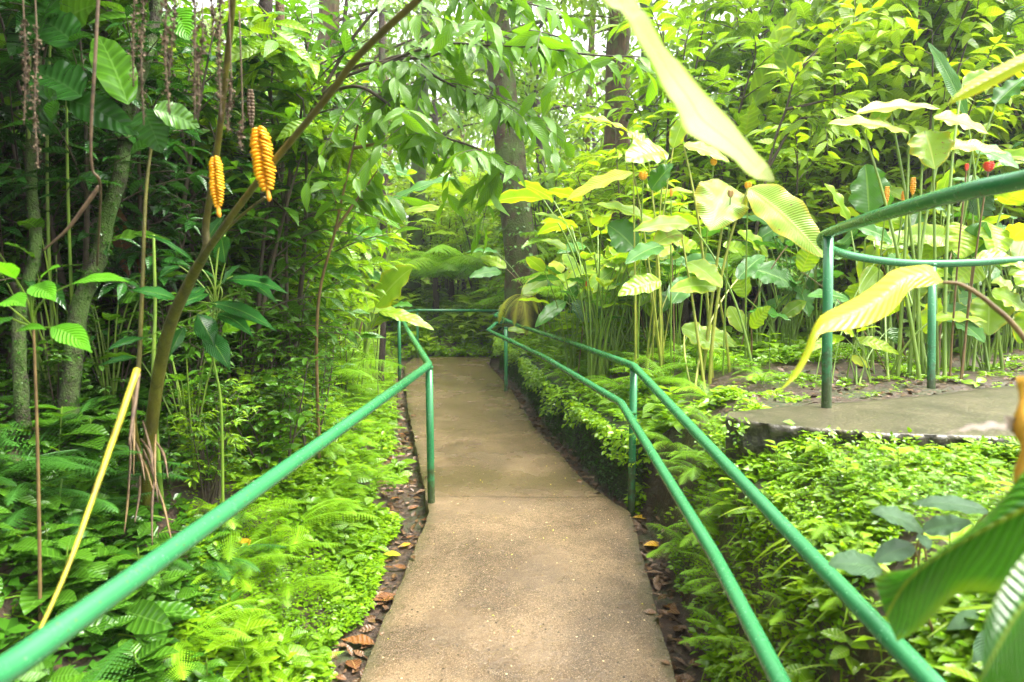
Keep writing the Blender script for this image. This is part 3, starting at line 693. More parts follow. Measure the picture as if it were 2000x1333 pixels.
def litter_bits(n):
    y = rng.uniform(1.2, 11, n); x = xl(y)+(xr(y)-xl(y))*rng.uniform(.02, .98, n); P = np.stack([x, y, path_z(y)+.004], -1)
    mb = MB(); put(mb, T_TINY, P, np.stack([rng.normal(0, 1, n), rng.normal(0, 1, n), rng.normal(0, .05, n)], -1), np.array([0, 0, 1.0]), rng.uniform(.006, .018, n), None)
    tag(mb.build('debris', L['fernold']), 'tiny fallen petals and leaf bits scattered over the path', 'debris', kind='stuff')
    y = rng.uniform(1.2, 11, n*2); x = xl(y)+(xr(y)-xl(y))*rng.uniform(.02, .98, n*2); P = np.stack([x, y, path_z(y)+.003], -1)
    mb = MB(); put(mb, leaf_tpl(2, 1, 'lance', .12, .1, .05), P+[0, 0, .002], np.stack([rng.normal(0, 1, n*2), rng.normal(0, 1, n*2), 0*x], -1), np.array([0, 0, 1.0]), rng.uniform(.012, .035, n*2), None)
    tag(mb.build('debris', L['litter']), 'dark broken twigs and grass bits scattered over the path', 'debris', kind='stuff')
litter_bits(260)

# ------------------------------------------------------------------ ferns and seedlings on the banks
fernp = {}
for key, args in {'a': (.42, 9), 'b': (.34, 8), 'c': (.5, 10), 'd': (.3, 7)}.items():
    fernp[key] = fern_mesh(args[0], args[1], npin=26, nl=8, pw=.24)
def ferns(mat, label, group, sp, keys='abcd', cat='fern'):
    ps = []
    for k in keys:
        o = fernp[k].build('fern', L[mat]); tag(o, label, cat, group); ps.append(o)
    if len(sp) < len(ps):
        for o in ps[len(sp):]: bpy.data.objects.remove(o)
        ps = ps[:len(sp)]
    return scatter(ps, sp, label, group)
def bankok(x, y): return .3 < float(xl(y))-x < 1.6
ferns('fern', 'bright green fern on the bank left of the path', 'ferns on the left bank', spots(70, (-3.4, -.9), (1.7, 10.5), lambda x, y: bankok(x, y) and x > -.47*y, (.5, 1.0)))
ferns('fernbright', 'yellow green fern drooping over the left edge of the path', 'ferns along the left gutter', [(float(xl(y))-d, y, R(0, 6), s_) for y, d, s_ in
      [(2.45, .62, .8), (2.95, .62, .85), (3.55, .6, .95), (4.2, .62, 1.0), (4.9, .75, 1.1), (5.7, .7, 1.1), (6.5, .7, 1.1), (3.2, .85, 1.0), (2.75, .34, .55), (3.3, .42, .6), (4.6, .42, .8), (5.3, .40, .85), (6.1, .42, .9), (7.0, .4, .9), (7.9, .4, .9), (8.8, .4, .9), (3.9, .5, .6), (2.3, .5, .5), (5.0, .6, .9)]])
ferns('ferndark', 'green fern with the shade in its colour low at the left', 'ferns in shade at the left', spots(40, (-3.6, -1.0), (1.5, 5), lambda x, y: x < -.45*y, (.7, 1.2)))
ferns('fern', 'small fern growing on the slope under the right handrails', 'ferns under the right handrails', [(x, y, R(0, 6), s_) for x, y, s_ in
      [(.93, 2.98, .7), (.88, 2.78, .6), (1.0, 3.2, .75), (.8, 2.2, .55), (.82, 1.9, .5), (.86, 2.6, .75), (.84, 2.05, .65), (.8, 1.75, .55), (.9, 3.35, .85), (1.1, 2.2, .55), (1.6, 1.7, .6), (1.5, 2.1, .55), (1.3, 1.75, .6), (1.15, 2.65, .6), (1.9, 2.0, .5), (1.75, 2.45, .4), (1.3, 2.3, .45), (.88, 2.35, .5), (.9, 2.75, .5), (.95, 3.1, .6), (.98, 3.5, .7), (1.1, 3.75, .8), (1.0, 4.15, .8), (1.2, 4.4, .9), (.93, 2.15, .4), (1.0, 2.5, .45), (.96, 2.9, .5), (1.05, 3.3, .5), (1.0, 3.6, .55), (1.05, 4.0, .6), (.98, 1.9, .35), (1.2, 1.7, .4), (1.02, 4.4, .6), (1.1, 4.8, .6)]])
ferns('fernbright', 'pale green fern at the edge of the moss wall beside the path', 'ferns on top of the moss wall', [(float(xr(y))+d, y, R(0, 6), s_) for y, d, s_ in
      [(4.5, .38, .6), (5.2, .34, .6), (6.0, .34, .65), (6.7, .33, .65), (7.3, .33, .7), (8.2, .34, .7), (9.3, .36, .8), (4.9, .5, .6), (5.5, .45, .6), (6.2, .5, .7), (6.9, .45, .7), (7.8, .45, .7), (8.7, .5, .8), (5.2, .9, .9), (5.9, 1.1, 1.0), (6.6, 1.0, .9), (7.4, 1.1, 1.0)]])
ferns('fernbright', 'large light green fern between the moss wall and the brown soil patch', 'ferns by the brown soil', [(.95, 5.6, 1, 1.2), (1.15, 6.4, 2, 1.3), (.75, 6.8, 3, 1.2), (.6, 7.8, 4, 1.3), (1.3, 7.4, 1, 1.3), (.9, 4.9, 5, 1.0), (1.55, 5.3, 0, 1.15), (1.8, 5.0, 2, 1.0), (1.35, 4.7, 1, .9), (1.7, 4.6, 3, .85), (1.25, 5.4, 4, 1.1)])
ferns('fernbright', 'fern on the rise beyond the end of the path', 'ferns beyond the path end', spots(34, (-6, 3.5), (12.6, 18), None, (1.0, 2.0)))  # brighter fern colour stands in for light on the rise

SEED = []
for k in range(6):
    fo, st = MB(), MB(); nl_ = 5+k; h = .10+.03*k
    P = tube_curve(st, (0, 0, -.02), (R(-.03, .03), R(-.03, .03), h), np.array([0, 0, 0]), .003, .002, 5, 5)
    for q in range(nl_):
        a = q*2.4; z = h*(.45+.55*q/nl_)
        put(fo, T_OVAL if k % 2 else T_SMALL, [(P[-1][0]*z/h, P[-1][1]*z/h, z)], (math.cos(a), math.sin(a), R(0, .6)), (0, 0, 1), R(.05, .085)*(1+.12*k), np.array([R(.2, .9)]))
    SEED.append((fo, st))
def seedlings(mat, label, group, sp, name='seedling'):
    ps = [plant(name, label, 'seedling', group, f, s_, L[mat], M['stem']) for f, s_ in SEED]
    scatter(ps, sp, label, group)
seedlings('shrub', 'bright broad leaved seedling on the bank left of the path', 'seedlings on the left bank', spots(100, (-3.4, -.9), (1.8, 7.5), lambda x, y: .3 < float(xl(y))-x < 1.9 and x > -.47*y, (.7, 1.6)))
seedlings('mid', 'green seedling with the shade in its colour at the far left', 'seedlings in shade at the left', spots(75, (-4.2, -.9), (1.6, 6), lambda x, y: x < -.42*y-.05, (.9, 1.9)))
seedlings('fresh', 'pale green seedling in the sunlit patch below the upper path', 'seedlings below the upper path', spots(44, (.86, 2.6), (1.3, 2.9), lambda x, y: not (x > .95 and y > 2.6), (.4, 1.0)))
seedlings('shrub', 'leafy seedling behind the top of the moss wall', 'seedlings behind the moss wall', spots(50, (-.2, 2.2), (4.3, 11.5), lambda x, y: .3 < x-float(xr(y)) < 1.5 and (x < 1.15 or y > 4.8), (.7, 1.6)))
seedlings('fresh', 'young plant against the rough edge of the upper path', 'plants on the edge of the upper path', [(x, y, R(0, 6), s_, z) for x, y, s_, z in [(1.08, 2.72, .9, .84), (1.32, 2.60, 1.0, .82), (1.42, 2.68, .7, .85), (1.7, 2.52, .7, .82), (1.92, 2.45, .9, .82), (1.2, 2.62, .7, .8)]])
seedlings('fresh', 'leafy seedling on the dirt rise beyond the path end', 'seedlings beyond the path end', spots(52, (-3.0, .8), (12.1, 14.5), None, (1.8, 3.6)))

# ------------------------------------------------------------------ fallen leaves
LIT = [leaf_tpl(8, 2, 'lance', .5, R(.3, .9), R(-.5, .6), .04, R(0, 5)) for _ in range(5)]
def fallen(label, mat, x, y, ln, rz, z=None, group=None, tpl=None, tilt=.2):
    mb = MB(); put(mb, tpl or LIT[int(R(0, 4.99))], [(0, -ln/2, 0)], (0, 1, 0), (R(-tilt, tilt), R(-tilt, tilt), 1), ln)
    o = mb.build('fallen_leaf', L[mat]); o.location = (x, y, (gz(x, y) if z is None else z)+.015); o.rotation_euler = (0, 0, rz)
    return tag(o, label, 'fallen leaf', group)
for px, py, ln, rz, mat, lab in [
    (790, 1071, .085, 1.9, 'orangeleaf', 'orange fallen leaf in the left gutter beside the yellow green one'),
    (764, 1092, .11, 1.6, 'yellowgreen', 'yellow green fallen leaf in the left gutter just below the orange one'),
    (748, 1070, .04, .6, 'orangeleaf', 'tiny yellow fallen leaf in the left gutter'),
    (768, 1010, .09, 1.3, 'fernold', 'pale yellow fallen leaf in the left gutter near the handrail post'),
    (752, 1178, .15, 2.0, 'brownleaf', 'orange brown curled leaf touching the left path edge'),
    (700, 1265, .16, 1.4, 'brownleaf', 'long brown leaf near the bottom of the left gutter'),
    (690, 1300, .14, .4, 'brownleaf', 'brown curled leaf lowest in the left gutter'),
    (630, 1320, .09, 2.7, 'fernold', 'pale green fallen leaf at the bottom of the left gutter'),
    (785, 868, .14, 1.5, 'litter', 'tan fallen leaf in the left gutter farther up the path'),
    (1254, 1019, .12, 1.6, 'orangeleaf', 'orange fallen leaf at the foot of the right handrail post'),
    (1276, 1072, .13, 1.9, 'orangeleaf', 'orange brown leaf in the right gutter below the post'),
    (1305, 1190, .12, .4, 'brownleaf', 'rusty fallen leaf low in the right gutter')]:
    p = on_ground(px, py); fallen(lab, mat, p[0], p[1], ln, rz)
q = on_ground(1468, 1182); fallen('large brown veined leaf lying between the two right handrails', 'brownleaf', q[0], q[1], .17, -.5, q[2], tpl=LIT[0])
q = on_ground(1765, 928); fallen('glossy reddish brown leaf on the ground cover below the upper path', 'brownleaf', q[0], q[1], .14, -1.2, q[2]+.02, tpl=LIT[1])
q = on_ground(1545, 962); fallen('small dark brown leaf in the sunlit ground cover', 'brownleaf', q[0], q[1], .07, 2.2, q[2]+.02, tpl=LIT[2])
q = on_ground(480, 1085); fallen('yellow and brown leaf under the left handrail', 'orangeleaf', q[0], q[1], .12, 1.2, gz(q[0], q[1])+.03, tpl=LIT[2])
def leaf_litter(n):
    y = rng.uniform(1.5, 11, n); l = rng.uniform(0, 1, n) < .5
    x = np.where(l, xl(y)-rng.uniform(-.01, .36, n), xr(y)+rng.uniform(-.01, .2, n)); P = np.stack([x, y, ground(x, y)+.008], -1)
    P[:, 2] = np.maximum(P[:, 2], np.where((x > xl(y)) & (x < xr(y)), path_z(y)+.006, -9))
    mb = MB(); put(mb, LIT[0], P, np.stack([rng.normal(0, 1, n), rng.normal(0, 1, n), rng.normal(0, .25, n)], -1), nrmz(np.array([0, 0, 1])+rng.normal(0, .45, (n, 3))), rng.uniform(.015, .07, n))
    tag(mb.build('leaf_litter', L['litter']), 'wet brown broken leaf litter packed in the gutters beside the path', 'leaf litter', kind='stuff')
    n = 1500; x, y = rng.uniform(1.1, 5, n), rng.uniform(3.4, 6.6, n); P = np.stack([x, y, ground(x, y)+.01], -1)
    mb = MB(); put(mb, LIT[1], P, np.stack([rng.normal(0, 1, n), rng.normal(0, 1, n), rng.normal(0, .2, n)], -1), nrmz(np.array([0, 0, 1])+rng.normal(0, .3, (n, 3))), rng.uniform(.02, .07, n))
    tag(mb.build('leaf_litter', L['litter']), 'brown leaf crumbs lying on the soil behind the upper path', 'leaf litter', kind='stuff')
leaf_litter(2600)
g = 'fallen leaves in the gutters'
for k in range(230):
    y = R(2.0, 9) if k % 3 else R(1.9, 4.5); sd_ = k % 2
    x = float(xl(y))-R(.0, .30) if sd_ else float(xr(y))+R(.0, .20)
    fallen('brown dead leaf among the wet litter in the gutter beside the path', ['litter', 'litter', 'litter', 'brownleaf'][k % 4], x, y, R(.035, .095), R(0, 6.28), None, g, tilt=.5)

# ------------------------------------------------------------------ broad leaf plants built leaf by leaf
def hero_leaf(parent, base, tip, wid, mat, n=None, sag=.12, fold=.3, ripple=.07, kind='broad', name='leaf', mid=None):
    base, tip = np.asarray(base, float), np.asarray(tip, float); L_ = np.linalg.norm(tip-base)
    c = (base+tip)/2+np.array([0, 0, sag*L_]) if mid is None else np.asarray(mid)
    nl = 18; t = np.linspace(0, 1, nl+1)[:, None]
    P = (1-t)**2*base+2*t*(1-t)*c+t*t*tip; T = nrmz(np.gradient(P, axis=0))
    n = nrmz(np.array([0, -.75, .75])+rng.normal(0, .2, 3)) if n is None else nrmz(n)
    x = nrmz(np.cross(T, n)); z = np.cross(x, T); W = np.maximum(prof_w(kind, t[:, 0])*wid/2, .002)
    s = np.linspace(-1, 1, 9); k = R(0, 6)
    tt, Sx = np.meshgrid(t[:, 0], s, indexing='ij')
    lift = np.abs(Sx)*W[:, None]*fold-Sx**2*W[:, None]*fold*.6+ripple*np.sin(tt*21+k+Sx)*Sx**2*W[:, None]*2
    V = P[:, None]+(Sx*W[:, None])[..., None]*x[:, None]+lift[..., None]*z[:, None]
    i, j = np.meshgrid(np.arange(nl), np.arange(8), indexing='ij')
    F = np.stack([i*9+j, i*9+j+1, (i+1)*9+j+1, (i+1)*9+j], -1).reshape(-1, 4)
    mb = MB(); loc = np.array(parent.location) if parent is not None else base
    mb.add(V.reshape(-1, 3)-loc, F, np.stack([Sx*.5+.5, tt], -1).reshape(-1, 2), R(.2, .8))
    return mb.build(name, L[mat], parent)
def outline_leaf(parent, left, mid, right, mat, name='leaf', n=26, tint=None):
    """blade from matching points down its left edge, midrib and right edge"""
    A_, B_, C_ = (smooth_path(q, n) for q in (left, mid, right)); rows = []
    for a, b_, c in zip(A_, B_, C_):
        rows.append([a, a*.7+b_*.3, a*.35+b_*.65, b_, c*.35+b_*.65, c*.7+b_*.3, c])
    V = np.array(rows); k = V.shape[1]
    i, j = np.meshgrid(np.arange(n-1), np.arange(k-1), indexing='ij')
    F = np.stack([i*k+j, i*k+j+1, (i+1)*k+j+1, (i+1)*k+j], -1).reshape(-1, 4)
    u = np.tile([0, .15, .325, .5, .675, .85, 1.0], (n, 1)); v = np.repeat(np.linspace(0, 1, n)[:, None], k, 1)
    mb = MB(); mb.add(V.reshape(-1, 3)-(np.array(parent.location) if parent is not None else 0), F, np.stack([u, v], -1).reshape(-1, 2), .5 if tint is None else tint(u, v).ravel())
    return mb.build(name, L[mat], parent)
def petiole(parent, a, b_, r0, r1, mat, bend=None, name='stem'):
    mb = MB(); a, b_ = np.asarray(a)-np.array(parent.location), np.asarray(b_)-np.array(parent.location)
    tube_curve(mb, a, b_, np.array([(a[0]-b_[0])*.25+R(-.06, .06), R(-.05, .05), abs(b_[2]-a[2])*.12]) if bend is None else np.array(bend), r0, r1, 14, 8); return mb.build(name, M[mat], parent)
def ginger(label, px, D, leaves, lm='ginger', sm_='stem', r=.014, cat='ginger plant', name='ginger_plant', group=None, py=None, extra=8):
    """leaves: (base px, base py, tip px, tip py, width px, depth change, material or None)"""
    q = U(px, 700, D); gx, gy = q[0], q[1]; z = gz(gx, gy)
    e = empty(name, (gx, gy, z-.02), label, cat, group)
    for lf in leaves:
        bx, by, tx, ty, wd, dd_ = lf[:6]; mt = lf[6] if len(lf) > 6 and lf[6] else lm
        Dl = D+dd_; base = U(bx, by, Dl); tip = U(tx, ty, Dl-R(.0, .25))
        hero_leaf(e, base, tip, wd*1.15/FPX*Dl, mt, n=lf[7] if len(lf) > 7 else None)
        petiole(e, (gx+R(-.17, .17), gy+R(-.12, .12), z-.05), base, r*R(.7, 1.05), r*.45, sm_)
    for k in range(extra):
        bx, by = px+R(-105, 105), R(440, 660); a = R(-2.6, -.5) if R(0, 1) < .3 else R(-.2, 3.3); l = R(70, 120)*5.2/D; Dl = D+R(-.1, .7)
        base = U(bx, by, Dl); hero_leaf(e, base, U(bx+math.cos(a)*l, by+math.sin(a)*l*.6, Dl-R(-.2, .25)), l*R(.38, .5)/FPX*Dl, ['ginger', 'gingerdark', 'fresh'][k % 3])
        if k % 2: petiole(e, (gx+R(-.3, .3), gy+R(-.15, .15), z-.05), base, r*R(.5, .8), r*.35, ['stem', sm_, 'stembrown'][k % 3])
    return e
ginger('pale ginger plant with two very large bleached leaves and yellow stems right of the path', 1395, 5.0, [
    (1424, 362, 1386, 452, 92, 0, 'pale', (0, -1, .35)), (1462, 368, 1609, 505, 72, -.1, 'pale', (-.3, -.8, .6)), (1335, 285, 1425, 318, 34, .2, 'pale'),
    (1400, 562, 1308, 570, 34, 0), (1330, 455, 1278, 480, 46, .2, 'streaky')], 'ginger', 'stempale', .015)
ginger('ginger plant whose wide streaked leaf spreads above the U shaped handrail', 1800, 4.6, [
    (1776, 262, 1617, 243, 50, 0, 'streaky', (.1, -.55, .8)), (1806, 257, 1826, 332, 78, 0, 'pale', (0, -1, .3)), (1822, 230, 1930, 262, 52, 0, 'pale'),
    (1672, 222, 1838, 214, 42, .1, 'pale', (.1, -.6, .8)), (1735, 205, 1700, 260, 30, .1), (1880, 165, 1955, 150, 34, .3), (1840, 290, 1965, 300, 40, .2, 'yellowgreen')], 'ginger', 'stem', .014)
ginger('banana like plant with tall upright pale green blades behind the shrubs', 1560, 7.6, [
    (1583, 232, 1512, 85, 58, 0, 'fresh', (0, -1, .2)), (1468, 215, 1556, 15, 46, .2, 'fresh', (.2, -1, .1)), (1600, 290, 1640, 150, 30, .3, 'fresh'), (1455, 265, 1470, 190, 60, 0, 'fresh')], 'fresh', 'stem', .03, 'banana plant', 'banana_plant')
ginger('slim plant with a narrow upright leaf in front of the dark trunk at upper right', 1890, 5.2, [
    (1888, 228, 1812, 84, 26, 0, 'gingerdark', (0, -1, .2)), (1945, 205, 2010, 150, 60, 0, 'gingerdark'), (1900, 290, 1990, 330, 46, .1, 'gingerdark'), (1860, 350, 1990, 400, 60, .2, 'gingerdark')], 'gingerdark', 'stem', .012)
ginger('broad leaf plant with one upright bluish leaf behind the curve of the upper handrail', 1700, 5.4, [
    (1697, 418, 1690, 322, 72, 0, 'gingerdark', (0, -1, .3)), (1690, 467, 1800, 480, 30, 0), (1672, 592, 1682, 552, 46, -.3, 'fresh', (0, -1, .4)), (1655, 585, 1600, 575, 20, -.2, 'fresh'),
    (1740, 430, 1720, 340, 50, .4, 'gingerdark'), (1660, 440, 1610, 360, 44, .4)], 'ginger', 'stem', .013)
ginger('dense broad leaf plant with hanging heart shaped leaves under the handrail at the right edge', 1925, 5.0, [
    (1882, 440, 1876, 506, 66, 0, 'fresh', (0, -1, .3)), (1936, 438, 1946, 506, 58, 0, 'fresh', (0, -1, .3)), (1918, 522, 1862, 552, 50, 0, 'fresh'), (1932, 580, 1930, 656, 74, -.1, 'ginger', (0, -1, .3)),
    (1936, 572, 2010, 612, 52, -.1), (1892, 602, 1828, 632, 44, 0, 'gingerdark'), (1960, 400, 2010, 360, 60, .1, 'fresh'), (1975, 470, 2015, 440, 40, 0, 'yellowgreen'), (1850, 420, 1810, 400, 60, .2, 'grey'), (1900, 420, 1940, 380, 60, .3, 'grey'), (2000, 520, 2040, 590, 70, 0, 'fresh')], 'ginger', 'stem', .013)
ginger('wide low ginger plant with glossy dark ribbed leaves at its foot', 1500, 5.9, [
    (1462, 526, 1556, 562, 56, 0, 'gingerdark', (0, -.7, .7)), (1462, 610, 1545, 627, 46, -.2, 'gingerdark'), (1456, 582, 1434, 530, 34, -.2, 'fresh', (0, -1, .3)), (1560, 560, 1580, 620, 44, 0, 'gingerdark'),
    (1500, 500, 1440, 455, 40, .3), (1530, 620, 1575, 590, 26, -.1), (1480, 470, 1560, 430, 44, .4, 'gingerdark')], 'ginger', 'stem', .012)
ginger('ginger plant with arching yellowing leaves right of the big tree trunk', 1260, 5.6, [
    (1236, 264, 1131, 230, 42, 0, 'ginger', (0, -.5, .85)), (1238, 338, 1105, 394, 38, 0, 'yellowgreen', (-.1, -.6, .8)), (1300, 296, 1222, 318, 60, 0, 'fresh', (0, -.8, .6)), (1262, 285, 1225, 262, 40, .1, 'fresh'),
    (1272, 372, 1316, 322, 44, 0, 'gingerdark'), (1284, 442, 1165, 400, 40, .1, 'ginger', (0, -.6, .8)), (1240, 487, 1186, 440, 62, 0, 'gingerdark', (-.1, -.9, .5)), (1252, 468, 1286, 445, 40, .2, 'gingerdark'), (1315, 290, 1340, 225, 30, .1)], 'ginger', 'stempale', .011)
ginger('lower ginger plant leaning over the lower handrail beside the path', 1215, 6.6, [
    (1226, 514, 1132, 588, 40, 0, 'ginger', (-.2, -.6, .8)), (1150, 592, 1143, 632, 56, 0, 'fernold' if False else 'grey', (0, -1, .3)), (1157, 520, 1100, 568, 28, .1), (1094, 514, 1076, 546, 28, .2, 'yellowgreen'),
    (1235, 520, 1215, 562, 44, .1), (1105, 590, 1045, 640, 26, 0, 'gingerdark'), (1246, 560, 1270, 620, 26, 0, 'fresh'), (1290, 560, 1245, 600, 20, -.2), (1190, 520, 1150, 500, 24, .2)], 'ginger', 'stem', .011)
ginger('single glossy leaf plant hanging over the far bend of the right handrail', 1070, 9.5, [(1067, 546, 1017, 586, 32, 0, 'ginger', (0, -.8, .6)), (1080, 540, 1100, 500, 22, .1)], 'ginger', 'stem', .01)
ginger('broad leaf plant leaning over the far end of the left handrail', 690, 6.8, [
    (733, 600, 806, 524, 58, 0, 'ginger', (-.2, -.9, .5)), (741, 610, 848, 646, 28, 0, 'fresh', (.1, -.6, .8)), (740, 612, 785, 628, 22, .1, 'gingerdark'), (765, 600, 806, 600, 18, .5, 'gingerdark'), (720, 640, 775, 620, 18, .2)], 'ginger', 'stem', .010)
ginger('banana like plant with long arching leaves beyond the left bank', 700, 8.5, [
    (755, 400, 898, 348, 34, 0, 'gingerdark', (0, -.5, .85)), (790, 415, 870, 410, 18, .2, 'pale'), (700, 400, 750, 290, 44, .3, 'fresh'), (720, 330, 640, 350, 50, .4, 'gingerdark'), (735, 330, 800, 345, 44, .3, 'gingerdark'), (690, 340, 660, 250, 36, .5, 'ginger')], 'gingerdark', 'stem', .03, 'banana plant', 'banana_plant')
ginger('young broad leaf plant on the brown soil behind the upper path', 1668, 4.6, [
    (1650, 660, 1575, 690, 18, 0, 'fresh'), (1668, 655, 1630, 640, 30, 0, 'fresh'), (1672, 665, 1758, 694, 24, 0, 'fresh'), (1675, 650, 1718, 640, 20, .1, 'fresh'), (1660, 700, 1700, 720, 18, 0, 'yellowgreen'), (1740, 640, 1750, 672, 24, .3, 'mid')], 'fresh', 'stem', .007)
# flower heads on stalks of their own
def cone_mesh(mb, base, h, r, n=9, droop=0, rows=2):
    base = np.asarray(base, float)
    for k in range(n):
        u = (k+.5)/n; rr = r*(math.sin(math.pi*(.15+.8*u))**.5)
        for q in range(rows):
            a = (q*2*math.pi/rows)+(k % 2)*math.pi/rows*.25; c = base+np.array([math.cos(a)*rr*.42, math.sin(a)*rr*.42, (1-u)*h])
            lat = np.linspace(-math.pi/2, math.pi/2, 6); lon = np.linspace(0, 2*math.pi, 10, endpoint=False)
            A_, O = np.meshgrid(lat, lon, indexing='ij')
            V = np.stack([c[0]+np.cos(A_)*np.cos(O)*rr*.72, c[1]+np.cos(A_)*np.sin(O)*rr*.72, c[2]+np.sin(A_)*h/n*.62+np.hypot(np.cos(A_)*np.cos(O), np.cos(A_)*np.sin(O))*h/n*.55], -1).reshape(-1, 3)
            i, j = np.meshgrid(np.arange(5), np.arange(10), indexing='ij'); j2 = (j+1) % 10
            mb.add(V, np.stack([i*10+j, i*10+j2, (i+1)*10+j2, (i+1)*10+j], -1).reshape(-1, 4), None, R(.3, .7))
def flower(label, px, py, D, h, r, mat, down=False, group=None):
    q = U(px, py, D); z = gz(q[0], q[1]+.05)
    e = empty('flower', (q[0], q[1], z), label, 'flower', group)
    mb = MB(); cone_mesh(mb, (0, 0, q[2]-z-h/2), h, r, 8); mb.build('petals', M[mat], e)
    mb = MB(); tube_curve(mb, (R(-.1, .1), .05, 0), (0, 0, q[2]-z-h/2+.01), np.array([0, .03, 0]), .007, .005, 10, 6); mb.build('stem', M['stembrown' if mat == 'red' else 'stem'], e)
flower('yellow beaded flower spike, left one of the three behind the upper handrail', 1732, 383, 4.9, .12, .018, 'coneorange')
flower('yellow beaded flower spike, shortest and middle of the three behind the upper handrail', 1765, 388, 4.9, .09, .018, 'coneorange')
flower('yellow beaded flower spike, tallest and rightmost behind the upper handrail', 1783, 366, 4.9, .12, .02, 'coneorange')
flower('open red flower above the upper handrail at the right edge', 1931, 327, 4.4, .06, .034, 'red')
flower('small red flower bud left of the open red flower', 1888, 328, 4.4, .045, .014, 'red')
flower('tan flower bud in front of the bleached leaf', 1427, 380, 4.9, .05, .024, 'tan')
flower('yellow flower head between the two bleached leaves', 1461, 364, 4.95, .05, .026, 'cone')
flower('pale yellow flower beside the dark glossy leaf', 1256, 345, 5.4, .06, .035, 'cone')
flower('yellow flower bud under the small folded pale leaf', 1394, 318, 5.2, .05, .026, 'cone')
flower('small red flower under the arching leaf beside the path', 1146, 558, 6.4, .07, .012, 'red')
flower('small yellow flower bud low on the right at the shrub edge', 1311, 378, 5.4, .06, .014, 'coneorange')

# ------------------------------------------------------------------ the very near leaves
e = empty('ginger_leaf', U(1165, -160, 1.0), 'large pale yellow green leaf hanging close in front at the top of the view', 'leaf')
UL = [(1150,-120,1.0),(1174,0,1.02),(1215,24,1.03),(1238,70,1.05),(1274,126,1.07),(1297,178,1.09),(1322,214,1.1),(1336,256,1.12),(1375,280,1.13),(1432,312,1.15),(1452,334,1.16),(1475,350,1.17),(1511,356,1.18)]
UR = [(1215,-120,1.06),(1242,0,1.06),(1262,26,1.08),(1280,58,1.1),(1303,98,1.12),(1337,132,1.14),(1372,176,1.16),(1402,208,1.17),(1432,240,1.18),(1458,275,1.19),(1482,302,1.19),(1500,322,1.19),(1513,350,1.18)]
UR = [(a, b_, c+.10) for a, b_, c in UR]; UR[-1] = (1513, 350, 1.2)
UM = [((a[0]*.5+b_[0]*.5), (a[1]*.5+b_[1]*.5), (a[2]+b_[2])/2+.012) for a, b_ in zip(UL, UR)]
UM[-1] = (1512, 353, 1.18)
outline_leaf(e, [U(*q) for q in UL], [U(*q) for q in UM], [U(*q) for q in UR], 'hanging', 'blade', tint=lambda u, v: sm(.28, .5, v)*(1-sm(.78, .95, v))*(1-.35*sm(.5, 1, u))*.95)  # tint paints the bright highlight along the middle of the blade
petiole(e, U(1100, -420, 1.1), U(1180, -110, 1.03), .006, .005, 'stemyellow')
e = empty('ginger_leaf', U(2110, 820, 1.5), 'yellow green leaf arching on a bare stalk in front of the upper handrail posts', 'leaf')
UT = [(1838,548),(1818,520),(1785,521),(1745,528),(1715,552),(1680,577),(1640,598),(1603,618),(1584,650),(1570,690),(1548,730),(1526,761)]
UB = [(1842,552),(1812,560),(1778,566),(1758,592),(1735,615),(1700,634),(1668,642),(1630,647),(1600,655),(1584,692),(1558,735),(1527,762)]
UM = [((a[0]+b_[0])/2, (a[1]*.55+b_[1]*.45)) for a, b_ in zip(UT, UB)]
Dk = np.linspace(1.62, 1.42, 12)
outline_leaf(e, [U(*q, d+.05) for q, d in zip(UT, Dk)], [U(*q, d-.02) for q, d in zip(UM, Dk)], [U(*q, d-.03) for q, d in zip(UB, Dk)], 'yellowgreen', 'blade')
mb = MB(); mb.tube(smooth_path([U(1840, 552, 1.6), U(1880, 558, 1.58), U(1935, 595, 1.56), U(2005, 668, 1.54), U(2150, 900, 1.5)], 30)-np.array(e.location), np.linspace(.0035, .007, 30), 8); mb.build('stalk', M['stembrown'], e)
e = empty('ginger_leaf', U(2150, 90, 1.3), 'blurred yellow green leaf tip reaching in at the upper right edge', 'leaf')
outline_leaf(e, [U(*q, 1.3) for q in [(2120,95),(2040,100),(2000,106),(1950,130),(1900,158),(1868,184),(1850,203)]], [U(*q, 1.28) for q in [(2120,110),(2040,118),(2000,122),(1950,146),(1900,172),(1866,191),(1850,204)]], [U(*q, 1.3) for q in [(2120,130),(2040,134),(2000,138),(1950,164),(1905,186),(1868,199),(1850,205)]], 'yellowgreen', 'blade')
e = empty('ginger_leaf', U(2150, 900, .95), 'large glossy green leaf close in front at the lower right corner', 'leaf')
UT = [(2140,800),(2060,868),(2000,921),(1960,972),(1915,1017),(1855,1064),(1788,1109),(1735,1118),(1706,1129)]
UMm = [(2140,935),(2060,968),(2000,994),(1950,1018),(1900,1046),(1848,1076),(1800,1108),(1762,1148),(1731,1205)]
UB = [(2140,1080),(2070,1115),(2000,1134),(1950,1158),(1890,1156),(1855,1172),(1814,1212),(1785,1236),(1752,1254)]
Dk = np.linspace(.8, .98, 9)
outline_leaf(e, [U(*q, d+.04) for q, d in zip(UT, Dk)], [U(*q, d) for q, d in zip(UMm, Dk)], [U(*q, d+.05) for q, d in zip(UB, Dk)], 'nearleaf', 'blade')
e = empty('ginger_leaf', U(2100, 1300, .75), 'yellowish green blurred leaf in the extreme lower right corner', 'leaf')
outline_leaf(e, [U(*q, .72) for q in [(2080,1030),(2000,1085),(1950,1160),(1922,1215)]], [U(*q, .70) for q in [(2080,1110),(2000,1180),(1950,1260),(1915,1330)]], [U(*q, .74) for q in [(2100,1200),(2040,1290),(1990,1370),(1900,1420)]], 'nearleaf', 'blade')
